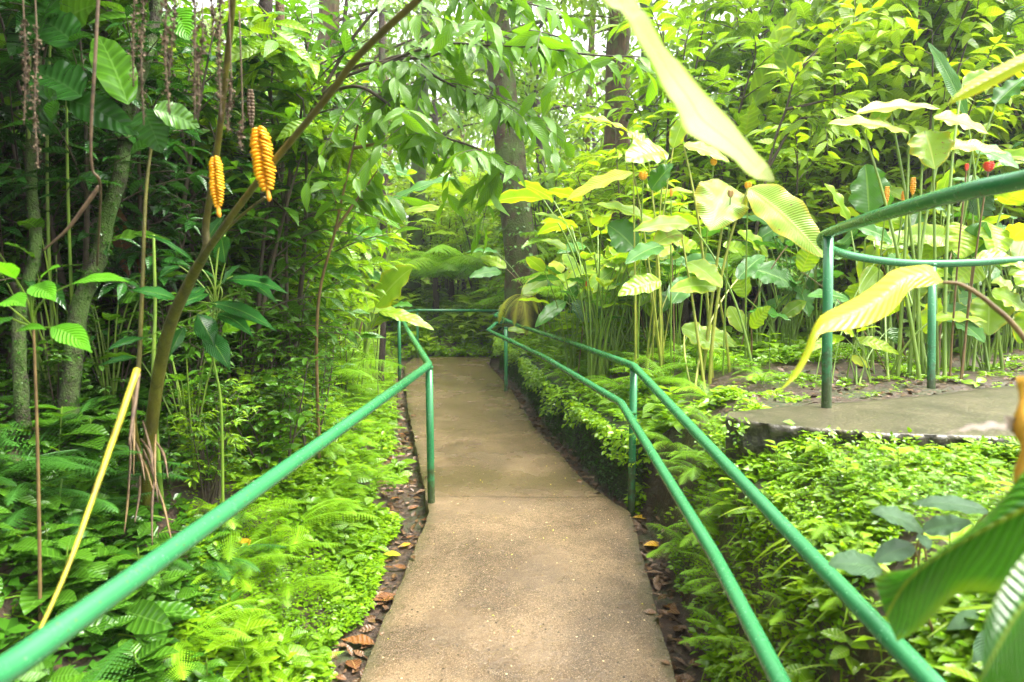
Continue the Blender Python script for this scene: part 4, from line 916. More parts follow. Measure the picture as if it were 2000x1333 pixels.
e = empty('flower_stalk', U(2005, 1100, .95), 'blurred orange stalk at the right edge with a pinkish leaf', 'stalk')
mb = MB(); mb.tube(smooth_path([U(2000, 1000, .95), U(2007, 900, .95), U(2004, 820, .95), U(2008, 740, .96)], 16)-np.array(e.location), [.006+.006*math.sin(k*.5)**2+.003 for k in range(16)], 10, wob=.12); mb.build('stalk', M['orange'], e)
hero_leaf(e, U(1978, 838, .97), U(1850, 848, 1.05), .032, 'pinkish', (0, -.4, .9)); hero_leaf(e, U(1985, 845, .96), U(1962, 815, .95), .02, 'pinkish', (0, -1, .2))
e = empty('shrub', U(1800, 1330, 1.7), 'grey green shrub with strongly ribbed leaves behind the lower right handrail', 'shrub')
for b_, t_, wd, dD in [((1930,1000),(1783,985),38,0), ((1803,1036),(1701,1000),50,0), ((1803,1038),(1898,1022),46,.05), ((1784,1066),(1705,1100),44,0), ((1722,1112),(1618,1104),56,-.05), ((1800,1045),(1812,1075),26,-.03), ((1860,1205),(1810,1250),46,.1), ((1970,1240),(1905,1310),60,-.1), ((1960,1190),(1850,1230),40,0), ((1905,1270),(1850,1300),40,.1), ((1985,1170),(1960,1230),44,-.1)]:
    hero_leaf(e, U(*b_, 1.6+dD), U(*t_, 1.6+dD-.05), wd/FPX*1.6, 'grey', (0, -.6, .8), .08)
    petiole(e, np.array(e.location), U(*b_, 1.6+dD), .005, .002, 'stembrown')

# ------------------------------------------------------------------ the flowering plant on the left with the two yellow cones
root = U(276, 905, 3.0); root[2] = gz(root[0], root[1])
e = empty('calathea_plant', root, 'tall calathea with thick arching olive stems rising from the left bank', 'calathea')
def stem(P, r, mat, n=40, name='stem', par=None, sides=10):
    par = par or e; mb = MB(); P = smooth_path([np.asarray(p) for p in P], n)-np.array(par.location); mb.tube(P, np.interp(np.linspace(0, 1, n), np.linspace(0, 1, len(r)), r), sides); return mb.build(name, M[mat], par)
stem([root-[0, 0, .05], U(300, 800, 2.85), U(328, 650, 2.65), U(372, 548, 2.5), U(402, 490, 2.4), U(402, 440, 2.38), U(416, 350, 2.3), U(432, 230, 2.2), U(455, 0, 2.0), U(462, -120, 1.95)], [.026, .025, .022, .017, .013, .011, .010, .009, .008], 'stemolive')
stem([U(392, 510, 2.42), U(440, 440, 2.3), U(520, 335, 2.15), U(640, 190, 1.95), U(700, 110, 1.85), U(825, -8, 1.7), U(900, -80, 1.65)], [.013, .011, .0095, .0095, .0085], 'stemolive')
stem([U(400, 500, 2.4), U(440, 452, 2.35), U(480, 415, 2.3), U(518, 386, 2.25)], [.007, .005, .004], 'stemolive')
stem([root+[.02, .03, 0], U(262, 830, 2.9), U(272, 700, 2.9), U(278, 560, 2.9), U(285, 380, 2.9), U(300, 250, 2.9)], [.014, .010, .008, .006], 'stemolive')
stem([root+[.05, .06, 0], U(300, 760, 3.0), U(303, 600, 3.0), U(300, 460, 3.0)], [.012, .008, .006], 'stem')
for k in range(14):
    bx, by = R(250, 312), R(760, 960); ex, ey = bx+R(-42, 48), by+R(60, 170)
    stem([U(bx, by, 2.85), U((bx+ex)/2+R(-6, 6), (by+ey)/2-8, 2.76), U(ex, ey, 2.68)], [.004, .006, .002], 'straw' if k % 3 else 'stembrown', 14, 'dried_sheath', sides=5)
stem([U(272, 730, 1.85), U(262, 800, 1.8), U(252, 870, 1.75)], [.004, .006, .002], 'straw', 14, 'dried_sheath', sides=5)
def calathea_cone(label, top, bot, D, r, tilt=0):
    a, b_ = U(*top, D), U(*bot, D); h = np.linalg.norm(a-b_)
    o = empty('flower_cone', b_, label, 'flower'); mb = MB(); nrow = 17
    ax = nrmz(a-b_)
    for k in range(nrow):
        u = (k+.5)/nrow
        rr = r*np.interp(u, [0, .1, .35, .85, 1], [.45, .7, 1, .95, .6])
        for sx in (-1, 1):
            c = ax*(u*h+(sx > 0)*h/nrow*.5)+np.array([sx*rr*.5, 0, 0]); yaw = R(-.2, .2)
            lat = np.linspace(-math.pi/2, math.pi/2, 7); lon = np.linspace(0, 2*math.pi, 12, endpoint=False); A_, O = np.meshgrid(lat, lon, indexing='ij')
            X = np.cos(A_)*np.cos(O)*rr*.56; Y = np.cos(A_)*np.sin(O)*rr*.85; Z = np.sin(A_)*h/nrow*.5-np.abs(X)*.35*np.sign(X*sx+1e-6)+np.abs(Y)*.1
            V = np.stack([c[0]+X+Y*yaw, c[1]+Y, c[2]+Z+h/nrow*.2], -1).reshape(-1, 3)
            i, j = np.meshgrid(np.arange(6), np.arange(12), indexing='ij'); j2 = (j+1) % 12
            mb.add(V, np.stack([i*12+j, i*12+j2, (i+1)*12+j2, (i+1)*12+j], -1).reshape(-1, 4))
    mb.build('bracts', M['cone'], o)
    mb = MB(); mb.tube(smooth_path([np.array([0, 0, .01]), np.array([R(-.004, .004), 0, -.014]), np.array([.004, 0, -.03])], 8), [.004, .006, .007, .007, .008, .007, .005, .002], 8); mb.build('bud', M['coneorange'], o)
    return o
calathea_cone('thick bright yellow flower cone, larger of the two on the left', (506, 254), (523, 376), 2.12, .033)
calathea_cone('slimmer orange yellow flower cone against the olive stem', (420, 310), (427, 408), 2.2, .022)
q = empty('flower_cone', U(490, 212, 3.2), 'small pale cream flower spike above the larger yellow cone', 'flower'); mb = MB(); cone_mesh(mb, (0, 0, -.09), .17, .017, 11); mb.build('bracts', M['straw'], q)
# the leaning yellow cut stalk
e2 = empty('cut_stalk', U(55, 1275, 1.35), 'bright yellow cut plant stalk leaning in front of the left bank', 'stalk')
mb = MB(); mb.tube(smooth_path([U(50, 1290, 1.33), U(130, 1115, 1.45), U(200, 920, 1.6), U(268, 722, 1.75)], 24)-np.array(e2.location), np.interp(np.linspace(0, 1, 24), [0, .5, 1], [.003, .0055, .0085]), 10, wob=.05); mb.build('stalk', M['stemyellow'], e2)
ferns('ferndark', 'fern with shade in its colour at the foot of the thick olive stem', 'ferns at the olive stem', [(root[0]-.12, root[1]-.25, 1, .7), (root[0]+.16, root[1]-.2, 2, .75), (root[0]+.3, root[1]-.05, 3, .7)])
# long leaves around the calathea
e3 = empty('leafy_shrub', (U(430, 900, 3.1)[0], U(430, 900, 3.1)[1], gz(U(430, 900, 3.1)[0], U(430, 900, 3.1)[1])), 'shrub with long glossy dark leaves just right of the olive stem', 'shrub')
c0 = U(425, 580, 2.95)
stem([np.array(e3.location), U(432, 800, 3.05), U(415, 680, 3.0), U(425, 500, 2.95), U(440, 460, 2.95)], [.007, .005, .003], 'stem', par=e3)
for b_, t_, wd in [((378,512),(282,458),28), ((345,586),(252,568),36), ((405,560),(350,600),44), ((440,548),(562,574),34), ((455,540),(542,595),32), ((408,592),(540,648),36), ((420,616),(495,660),32), ((385,615),(420,680),44), ((400,650),(450,725),44), ((440,515),(432,462),46), ((430,560),(470,520),40), ((410,575),(330,610),30), ((285,660),(205,688),26), ((265,700),(192,716),20), ((350,520),(310,545),24), ((400,480),(440,420),30), ((470,570),(530,545),26), ((360,640),(330,700),30)]:
    hero_leaf(e3, U(*b_, 2.95+R(-.12, .12)), U(*t_, 2.85+R(-.12, .12)), wd/FPX*2.95, 'bank', nrmz((R(-.3, .3), -.55, .8)), .12, .35, .03, 'lance')
    petiole(e3, U(423, 600, 2.97), U(*b_, 2.95), .003, .002, 'stem')
e4 = empty('leafy_shrub', (U(60, 900, 2.2)[0], U(60, 900, 2.2)[1], gz(U(60, 900, 2.2)[0], U(60, 900, 2.2)[1])), 'shrub with wide matt bright green leaves at the left edge', 'shrub')
for b_, t_, wd in [((140,556),(252,552),34), ((100,640),(180,690),50), ((30,545),(-20,510),50), ((60,560),(110,590),46), ((80,545),(118,522),26), ((20,620),(-30,650),50), ((30,650),(90,645),24), ((5,590),(50,600),50)]:
    hero_leaf(e4, U(*b_, 2.1), U(*t_, 2.0), wd/FPX*2.1, 'bright', nrmz((R(-.2, .2), -.6, .75)), .12, .3, .03, 'lance')
    petiole(e4, U(65, 640, 2.2), U(*b_, 2.1), .004, .002, 'stem')
petiole(e4, np.array(e4.location), U(65, 640, 2.2), .006, .004, 'stembrown')
for k, (tx, y0, y1, D, lab) in enumerate([(48, 60, 245, 1.9, 'leftmost thin'), (72, 75, 330, 1.9, 'long dark'), (262, -10, 170, 2.0, 'ragged'), (280, -10, 245, 1.95, 'longest ragged'), (325, -10, 225, 1.8, 'thick reddish brown'), (342, -10, 150, 1.85, 'short reddish'),
        (380, -10, 235, 1.8, 'straight reddish brown'), (396, 60, 215, 1.9, 'slim speckled'), (412, -10, 70, 1.85, 'shortest'), (430, -10, 242, 1.8, 'slim tapering'), (452, 170, 258, 1.9, 'low bushy'), (474, 235, 290, 1.95, 'lowest small')]):
    a, b_ = U(tx, min(y0, -10) if y0 < 0 else y0, D), U(tx+R(-12, 8), y1, D)
    o = empty('dried_flower_strand', a, lab+' dried brown flower strand hanging at the upper left', 'dried flower')
    if y0 > 0: a2 = a+[R(-.03, .03), .02, .35]
    mb = MB(); P = smooth_path([a-a+[0, 0, .3], [0, 0, 0], (b_-a)*.5+[R(-.008, .008), 0, 0], b_-a], 24); mb.tube(P, .0022, 5); mb.build('stem', M['dried'], o)
    mb = MB(); n = int(150*(y1-max(y0, 0))/200)+40; t = rng.uniform(0.0, 1, n); pp = P[np.clip((7+t*16).astype(int), 0, 23)]+rng.normal(0, .0042, (n, 3))+np.array([0, 0, 1])*rng.uniform(-.01, .01, (n, 1))
    put(mb, leaf_tpl(2, 1, 'lance', .8, .9, .6), pp, rng.normal(0, 1, (n, 3))+[0, 0, -1.1], rng.normal(0, 1, (n, 3)), rng.uniform(.005, .013, n)*(1.25-t*.6)); mb.build('bracts', M['dried'], o)
o = empty('vine', U(190, -20, 2.0), 'bare tan vine hanging straight down at the upper left', 'vine')
stem([U(194, -40, 2.0), U(185, 130, 2.0), U(178, 250, 2.02), U(180, 330, 2.05), U(196, 370, 2.1), U(190, 520, 2.4)], [.005, .005, .004, .004, .003], 'straw', par=o)
o = empty('dead_branch', U(85, 490, 2.2), 'grey bare dead branch slanting across the dark bank', 'branch')
stem([U(85, 490, 2.2), U(130, 450, 2.2), U(165, 405, 2.2), U(194, 365, 2.2)], [.003, .006, .007], 'straw', par=o)
# big dark leaves upper left
q = U(110, 900, 3.3); zz = gz(q[0], q[1])
e5 = empty('banana_plant', (q[0], q[1], zz), 'shaded banana like plant with huge dark leaves at the upper left', 'banana plant')
for b_, t_, wd, mt in [((100,60),(190,10),110,'mid'), ((60,80),(130,-40),90,'dark'), ((250,205),(190,70),70,'mid'), ((160,190),(60,140),90,'dark'), ((130,195),(270,265),60,'dark'), ((280,215),(315,300),64,'dark'), ((85,60),(20,110),60,'dark'), ((300,215),(390,250),50,'mid'), ((90,180),(160,130),60,'mid'), ((340,20),(370,80),60,'bright'), ((60,260),(110,180),80,'dark'), ((30,180),(-30,120),90,'dark'), ((150,90),(60,30),80,'dark')]:
    hero_leaf(e5, U(*b_, 3.0+R(-.3, .3)), U(*t_, 2.9+R(-.3, .2)), wd/FPX*3, mt, nrmz((R(-.4, .4), -.8, R(-.2, .6))), .1)
    if R(0, 1) < .35: petiole(e5, (q[0]+R(-.1, .1), q[1]+R(-.1, .1), zz), U(*b_, 3.0), .009, .005, 'stem')

# ------------------------------------------------------------------ overhanging arch of thin branches and hanging leaves
def branch_plant(name, label, cat, paths, lm, ll, per, D_drop=.8, r=.009, tpl=T_LANCE2, sm_='twig', twigs=6, tl=.4):
    base = np.asarray(paths[0][0]); e_ = empty(name, base, label, cat); st, fo = MB(), MB(); pos, dd, ss, ti = [], [], [], []
    def leaves(P, k, l0):
        for q in range(k):
            u = (q+1)/k; i = int(u*(len(P)-1)); T = nrmz(P[min(i+1, len(P)-1)]-P[max(i-1, 0)]); sd_ = nrmz(np.cross(T, [0, 0, 1])+1e-3)*(1 if q % 2 else -1)
            pos.append(P[i]); dd.append(nrmz(T*R(.2, .9)+sd_*R(.2, .9)+np.array([0, 0, -D_drop*R(.3, 1.6)]))); ss.append(l0*R(.6, 1.2)); ti.append(np.clip(R(.1, .8)+.2*u, 0, 1))
    for Pp in paths:
        P = smooth_path(Pp, 40)-base; st.tube(P, np.linspace(r, r*.35, 40), 7, cap=False)
        for k in range(twigs):
            i = int(R(8, 39)); T = nrmz(P[min(i+1, 39)]-P[i-1]); a = R(0, 6.28)
            d = nrmz(T*R(.3, 1)+np.array([math.cos(a)*.9, math.sin(a)*.7, R(-.7, .35)])); l = tl*R(.5, 1.2)
            Q = tube_curve(st, P[i], P[i]+d*l+np.array([0, 0, -.1*l]), np.array([0, 0, l*.15]), .003, .0012, 10, 4); leaves(Q, per, ll)
        leaves(P[22:], per*2, ll)
    k = len(pos); put(fo, tpl, pos, np.array(dd), nrmz(np.array([0, -.6, .6])+rng.normal(0, .5, (k, 3))), np.array(ss), np.array(ti))
    fo.build('foliage', L[lm], e_); st.build('branch', M[sm_], e_); return e_
g1 = U(560, 560, 4.2); g1[2] = gz(g1[0], g1[1])
branch_plant('arching_shrub', 'slender shrub whose thin dark branches arch over the path with drooping leaves', 'shrub', [
    [g1, U(560, 400, 4.1), U(600, 235, 4.0), U(660, 160, 3.9), U(740, 128, 3.8), U(820, 98, 3.7), U(880, 86, 3.6), U(960, 90, 3.5), U(1060, 94, 3.4), U(1150, 108, 3.3), U(1250, 112, 3.2)],
    [U(600, 235, 4.0), U(680, 140, 3.9), U(760, 120, 3.8), U(840, 110, 3.7), U(930, 84, 3.6), U(1020, 60, 3.5), U(1120, 80, 3.4)],
    [U(620, 190, 4.0), U(700, 170, 3.8), U(780, 220, 3.7), U(860, 265, 3.6), U(930, 290, 3.5), U(1000, 325, 3.4)],
    [U(700, 140, 3.9), U(790, 110, 3.8), U(850, 150, 3.7), U(900, 175, 3.6), U(960, 195, 3.5)],
    [U(600, 235, 4.0), U(700, 60, 4.0), U(800, -20, 3.9), U(950, -10, 3.8), U(1080, 20, 3.6)]], 'arch', .17, 9, .45, .011, T_LANCE, 'twig', 10, .5)
g1 = U(618, 660, 4.2); g1[2] = gz(g1[0], g1[1])
branch_plant('thin_shrub', 'thin straight brown stem leaning right on the left bank with leaves at the top', 'shrub', [
    [g1, U(620, 615, 4.1), U(655, 450, 4.0), U(690, 290, 3.9), U(712, 200, 3.8), U(760, 180, 3.8)], [U(655, 450, 4.0), U(690, 400, 4), U(740, 330, 4)], [U(690, 290, 3.9), U(760, 280, 3.9), U(830, 290, 3.8)]], 'arch', .18, 6, .7, .011, T_LANCE, 'stembrown', 3, .35)
g1 = U(550, 640, 4.6); g1[2] = gz(g1[0], g1[1])
branch_plant('leafy_sapling', 'sapling with a rosette of bright pointed leaves at the top left of the arch', 'sapling', [
    [g1, U(545, 400, 4.4), U(530, 200, 4.0), U(540, 60, 3.9)], [U(530, 200, 4.0), U(520, 120, 3.9), U(560, 90, 3.8)], [U(545, 400, 4.4), U(470, 330, 4.3), U(430, 260, 4.2)], [U(535, 260, 4.2), U(600, 260, 4.1), U(650, 280, 4)]], 'shrub', .22, 8, .25, .012, T_LANCE, 'twig', 6, .3)
g1 = U(1440, 560, 6.6); g1[2] = gz(g1[0], g1[1])
branch_plant('leafy_sapling', 'dark stemmed sapling forking in front of the upright banana blades', 'sapling', [
    [g1, U(1500, 330, 6.4), U(1535, 215, 6.3), U(1560, 140, 6.2), U(1640, 50, 6.1)], [U(1535, 215, 6.3), U(1600, 200, 6.2), U(1680, 180, 6.2)], [U(1560, 140, 6.2), U(1600, 100, 6.2), U(1700, 20, 6.1)], [U(1500, 330, 6.4), U(1560, 235, 6.3), U(1620, 250, 6.2)]], 'fresh', .2, 7, .2, .016, T_LANCE, 'twig', 6, .5)

# mossy trunks on the left
def mossy(name, label, P, r, mat='trunkmoss', n=40, sides=14, tufts=500, cat='tree'):
    P = smooth_path(P, n); base = P[0].copy(); e_ = empty(name, base, label, cat)
    mb = MB(); rr = np.interp(np.linspace(0, 1, n), np.linspace(0, 1, len(r)), r); mb.tube(P-base, rr, sides, wob=.08, cap=False); mb.build('trunk', M[mat], e_)
    if tufts:
        i = rng.integers(0, n, tufts); a = rng.uniform(0, 6.28, tufts); o = np.stack([np.cos(a), np.sin(a), 0*a], -1)
        mb = MB(); put(mb, T_TINY, P[i]-base+o*rr[i][:, None]*.95+rng.normal(0, .008, (tufts, 3)), o+rng.normal(0, .5, (tufts, 3)), np.array([0, 0, 1.0]), rng.uniform(.008, .022, tufts), rng.uniform(0, .35, tufts)); mb.build('moss', L['coverdark'], e_)['kind'] = 'stuff'
    return e_
g1 = U(130, 1010, 3.1); g1[2] = gz(g1[0], g1[1])-.05
mossy('slender_tree', 'slender mossy trunk leaning right on the dark left bank', [g1, U(132, 820, 3.1), U(152, 620, 3.15), U(195, 500, 3.2), U(208, 430, 3.2), U(238, 330, 3.2), U(252, 220, 3.3), U(300, 60, 3.4), U(330, -150, 3.5)], [.045, .040, .034, .032, .028, .022], tufts=2500)
g1 = U(60, 900, 2.9); g1[2] = gz(g1[0], g1[1])-.05
mossy('slender_tree', 'short mossy stump like stem at the far left', [g1, U(45, 820, 2.9), U(38, 700, 2.9), U(40, 610, 2.95), U(70, 480, 3.0), U(60, 300, 3.1), U(80, 0, 3.3), U(90, -100, 3.3)], [.03, .026, .022, .018], tufts=900)
for k, (px, D, lean, r_, y0, lab) in enumerate([(270, 4.4, 60, .02, 800, 'straight thin dark stem left of the olive stem'), (560, 4.9, -20, .05, 640, 'upright brown stem behind the larger yellow cone'), (500, 5.4, 30, .08, 640, 'thicker shaded trunk behind the two yellow cones'),
        (335, 5.2, -50, .06, 640, 'shaded trunk behind the hanging dried strands'), (180, 4.6, 40, .05, 640, 'dark trunk in the gloom at the left'), (740, 9, 10, .06, 560, 'narrow trunk beyond the left handrail'), (590, 6.5, 130, .03, 560, 'thin slanting trunk left of the arch')]):
    g1 = U(px, 700, D); g1[2] = gz(g1[0], g1[1])-.1; t1 = U(px+lean*.5, 200, D); t2 = U(px+lean, -350, D)
    mossy('tree', lab, [g1, (g1+t1)/2+[R(-.05, .05), 0, 0], t1, t2], [r_, r_*.85, r_*.7, r_*.5], 'trunkdark' if k != 1 else 'trunk', tufts=300)
o = empty('dead_leaf_sheath', U(235, 520, 3.6), 'large reddish brown dead leaf hanging behind the mossy trunk', 'dead leaf')
hero_leaf(o, U(218, 400, 3.6), U(252, 545, 3.6), .12, 'brownleaf', (0, -1, .1)); hero_leaf(o, U(280, 470, 3.7), U(285, 560, 3.6), .08, 'brownleaf', (.3, -1, .1))

# ------------------------------------------------------------------ trees
def limb_crown(st, fo, base, h, cr, n=5000, ls=.16, limbs=7):
    pos = []
    for k in range(limbs):
        a = k*2.4+R(-.4, .4); z0 = h*R(.45, .85); l = cr*R(.6, 1.1)
        Q = tube_curve(st, (0, 0, z0), (math.cos(a)*l, math.sin(a)*l, z0+R(.1, .5)*cr), np.array([0, 0, .15*l]), .05, .012, 10, 6)
        for q in (4, 6, 8, 9):
            pos.append((Q[q], cr*R(.18, .4)))
    m = n//len(pos); P = []
    for c, rad in pos:
        v = rng.normal(0, 1, (m, 3)); v = nrmz(v)*rng.uniform(.25, 1, (m, 1))**.5*rad*np.array([1.2, 1.2, .7]); P.append(c+v)
    P = np.concatenate(P); put(fo, T_CLUMP, P, rng.normal(0, 1, P.shape)+[0, 0, -.5], rng.normal(0, .6, P.shape)+[0, 0, 1], rng.uniform(.6, 1.3, len(P))*ls)
def tree(label, x, y, h, r_, cr, lm='forest', bm='trunk', n=5000, ls=.16, group=None, name='tree', lean=(0, 0), tufts=0):
    z = gz(x, y)-.1; e_ = empty(name, (x, y, z), label, 'tree', group); st, fo, tr = MB(), MB(), MB()
    t = np.linspace(0, 1, 30); P = np.stack([lean[0]*t+.04*np.sin(t*9), lean[1]*t, h*t], -1); tr.tube(P, np.interp(t, [0, .05, .15, 1], [r_*1.5, r_*1.15, r_, r_*.5]), 18, wob=.06, cap=False)
    tr.build('trunk', M[bm], e_)
    if tufts:
        i = rng.integers(1, 26, tufts); a = rng.uniform(0, 6.28, tufts); o = np.stack([np.cos(a), np.sin(a), 0*a], -1)
        mb = MB(); put(mb, T_SMALL, P[i]+o*r_+rng.normal(0, .06, (tufts, 3)), o+rng.normal(0, .5, (tufts, 3))+[0, 0, -.3], np.array([0, 0, 1.0]), rng.uniform(.03, .12, tufts)); mb.build('climbing_plant', L['mid'], e_)['kind'] = 'stuff'
    limb_crown(st, fo, None, h, cr, n, ls)
    for b_ in (st, fo):
        for v in b_.v: v[:, :2] += np.array(lean)*.6
    st.build('limbs', M[bm], e_); fo.build('crown', L[lm], e_); return e_
q = U(1005, 560, 11.2)
tree('big reddish brown trunk right of the path end with moss and climbing plants', q[0]+.18, q[1], 9, .27, 2.4, 'forest', 'trunkred', 1500, .2, lean=(-.75, .3), tufts=1300)
tree('dark mossy trunk behind the arching ginger leaves', U(1205, 560, 12.5)[0], U(1205, 560, 12.5)[1], 9, .28, 2.4, 'forest', 'trunk', 1500, .2, tufts=500)
tree('thick dark trunk overgrown with climbers near the upper right corner', U(1850, 560, 9.5)[0], U(1850, 560, 9.5)[1], 9, .19, 2.0, 'mid', 'trunkmoss', 3500, .2, tufts=1200)
tree('pale misty trunk far away at the upper left of the view', U(655, 560, 17)[0], U(655, 560, 17)[1], 11, .34, 3.2, 'forest', 'trunk', 2000, .22, tufts=400)
tree('dark trunk behind the leafy shrubs at the upper middle right', U(1495, 560, 12)[0], U(1495, 560, 12)[1], 8.5, .2, 2.4, 'forest', 'trunkdark', 1500, .2, tufts=300)
proto = tree('slim misty trunk far behind among the forest trees', -4, 22, 10, .16, 2.8, 'forest', 'trunk', 1300, .26, 'distant forest trees')
proto2 = tree('slim misty trunk far behind among the forest trees', 3, 24, 12, .22, 3.2, 'forest', 'trunkmoss', 1300, .28, 'distant forest trees', lean=(.6, 0))
proto3 = tree('slim misty trunk far behind among the forest trees', 7, 20, 9, .14, 2.6, 'forest', 'trunkdark', 1200, .24, 'distant forest trees', lean=(-.5, 0))
sp = []
for px, D in [(760, 20), (800, 17), (862, 22), (905, 26), (690, 24), (1085, 15), (1120, 19), (1290, 18), (1350, 22), (1420, 26), (1560, 19), (1640, 24), (1730, 27), (1930, 18), (600, 27), (520, 20), (400, 24), (250, 18), (830, 30), (960, 32), (1180, 30), (1500, 33), (1800, 34), (300, 30), (660, 34), (2000, 25)]:
    q = U(px, 560, D); sp.append((q[0], q[1], R(0, 6), R(.8, 1.15)))
scatter([proto, proto2, proto3], sp)

def tree_fern(label, x, y, h=1.2, n=11, Lf=1.5, mat='fernbright', group=None, scale=1):
    z = gz(x, y)-.05; e_ = empty('tree_fern', (x, y, z), label, 'tree fern', group)
    mb = MB(); mb.tube([(0, 0, 0), (.02, 0, h*.5), (0, .02, h)], [.07, .06, .05], 10, wob=.1); mb.build('trunk', M['trunkdark'], e_)
    for k in range(n):
        mb = MB(); frond(mb, (0, 0, h-.02), k*2.4+R(-.2, .2), Lf*R(.85, 1.15), R(.5, 1.0), R(-.7, -.2), 17, .34, 13, R(.2, .9), True, twist=R(-.3, .3)); mb.build('frond', L[mat], e_)
    return e_
tree_fern('tree fern with wide light fronds right of the big trunk', U(1195, 480, 8.6)[0], U(1195, 480, 8.6)[1], .9, 12, 1.3, 'fern')
tree_fern('tree fern with bright fronds in front of the base of the big trunk', U(1030, 480, 12.4)[0], U(1030, 480, 12.4)[1], .95, 12, 1.25, 'fernbright')
tree_fern('tree fern spreading low arching fronds beyond the path end', U(880, 480, 15)[0], U(880, 480, 15)[1], .9, 12, 1.9, 'fernbright')
tree_fern('tree fern on the left bank behind the thin leaning stem', U(640, 560, 6.2)[0], U(640, 560, 6.2)[1], .25, 9, .75, 'fern')
tree_fern('tall tree fern with curling young frond behind the yellowing ginger leaves', U(1290, 300, 9.5)[0], U(1290, 300, 9.5)[1], 2.1, 10, 1.3, 'fern')
tree_fern('misty tree fern far beyond the path end at the left', U(800, 480, 20)[0], U(800, 480, 20)[1], 1.6, 12, 2.1, 'fernbright')
tree_fern('misty tree fern far beyond the path end between the trunks', U(930, 450, 21)[0], U(930, 450, 21)[1], 1.8, 12, 2.1, 'fernbright')
tree_fern('tree fern behind the bleached ginger leaves', U(1370, 440, 8.0)[0], U(1370, 440, 8.0)[1], .9, 11, 1.2, 'fernbright')
for px, D, h_, Lf_, mt, lab in [(1185, 7.3, .6, .85, 'fernbright', 'feathery tree fern just behind the right rail near its far bend'), (1330, 6.9, .7, 1.0, 'fernbright', 'feathery tree fern among the yellow stemmed ginger plants'), (1125, 10.4, .6, 1.1, 'fernbright', 'low tree fern with wide fronds between the big trunk and the right rail'),
        (905, 17.5, .9, 1.6, 'fernbright', 'low tree fern arching over the rise straight beyond the path'), (850, 14, .9, 1.6, 'fern', 'tree fern beyond the left end of the far rail'), (1430, 7.6, .8, 1.1, 'fern', 'tree fern between the bleached ginger plant and the shrubs')]:
    q = U(px, 560, D); tree_fern(lab, q[0], q[1], h_, 11, Lf_, mt)
# the old yellow fern hanging over the bend of the handrail
o = empty('hanging_fern', U(1020, 578, 8.8), 'yellowing old fern drooping over the far bend of the right handrail', 'fern')
for az, l, e0, e1_ in ((3.5, .5, -.2, -1.5), (3.9, .62, .3, -1.5), (3.0, .62, -.3, -1.5), (2.5, .42, .3, -1.4), (1.2, .34, .4, -1.2), (4.5, .5, -.4, -1.5)):
    mb = MB(); frond(mb, (0, 0, 0), az, l, e0, e1_, 18, .22, 6, R(.3, .9)); mb.build('frond', L['fernold'], o)
stem([U(1075, 640, 9.0), U(1050, 590, 8.95), U(1020, 578, 8.8)], [.008, .006, .004], 'stembrown', par=o)

# ------------------------------------------------------------------ shrubs filling the understorey
SH = [shrub(1.5, 5, 10, 9, .14), shrub(1.9, 4, 12, 9, .16, T_LANCE, .3), shrub(1.3, 5, 10, 9, .12, T_SMALL, .4), shrub(2.3, 5, 13, 10, .17, T_LANCE2, .32, .9)]
BC = [broad_clump(1.5, 9, .48), broad_clump(1.9, 10, .55), broad_clump(1.1, 9, .4), broad_clump(2.6, 9, .9, None, .4)]
def mk(src, lm, sm_, name, label, cat, group): return [plant(name, label, cat, group, f, s_, L[lm], M[sm_]) for f, s_ in src]
def region(src, lm, sm_, name, label, cat, group, sp):
    ps = mk(src, lm, sm_, name, label, cat, group)
    if len(sp) < len(ps):
        for p in ps[len(sp):]:
            for c in list(p.children): bpy.data.objects.remove(c)
            bpy.data.objects.remove(p)
        ps = ps[:len(sp)]
    scatter(ps, sp, label, group)
def pxspots(n, px, D, s=(.8, 1.2), ok=None):
    out = []
    while len(out) < n:
        d = R(*D); q = U(R(*px), 600, d)
        if ok and not ok(q[0], q[1]): continue
        out.append((q[0], q[1], R(0, 6.28), R(*s)))
    return out
region(SH, 'fresh', 'twig', 'leafy_shrub', 'tall bright yellow green shrub behind the ginger plants on the right', 'shrub', 'bright shrubs on the right', pxspots(26, (1230, 1800), (7.3, 10.5), (1.0, 1.5)))
region(SH[1:], 'shrub', 'twig', 'leafy_shrub', 'tall loose yellow green shrub reaching the top of the view on the right', 'shrub', 'tallest shrubs on the right', pxspots(18, (1240, 1880), (8.0, 12), (2.0, 2.7)))
region(SH, 'shrub', 'twig', 'leafy_shrub', 'tall shrub hanging in around the big trunk', 'shrub', 'tall shrubs around the big trunk', pxspots(6, (1060, 1330), (12, 15), (1.8, 2.6)))
region(SH, 'shrub', 'twig', 'leafy_shrub', 'green shrub farther back on the right among the misty trees', 'shrub', 'far shrubs on the right', pxspots(34, (1150, 2150), (11, 19), (1.3, 2.3)))
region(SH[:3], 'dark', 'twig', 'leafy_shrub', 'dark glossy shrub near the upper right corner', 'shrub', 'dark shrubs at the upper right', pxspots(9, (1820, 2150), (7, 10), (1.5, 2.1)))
region(BC[:3], 'ginger', 'stem', 'ginger_plant', 'green broad leaf plant in the thicket on the right', 'ginger plant', 'broad leaf plants in the right thicket', pxspots(32, (1080, 2200), (6.2, 8.8), (.6, 1.0)))
region(BC[:3], 'gingerdark', 'stem', 'ginger_plant', 'dark green broad leaf plant low in the thicket on the right', 'ginger plant', 'dark broad leaf plants in the right thicket', pxspots(24, (1160, 2250), (5.9, 8), (.5, .75)))
region(SH, 'shrub', 'twig', 'leafy_shrub', 'green shrub on the left bank above the far part of the path', 'shrub', 'shrubs above the left bank', pxspots(36, (400, 740), (4.9, 10), (.7, 1.35), lambda x, y: float(xl(y))-x > .85))
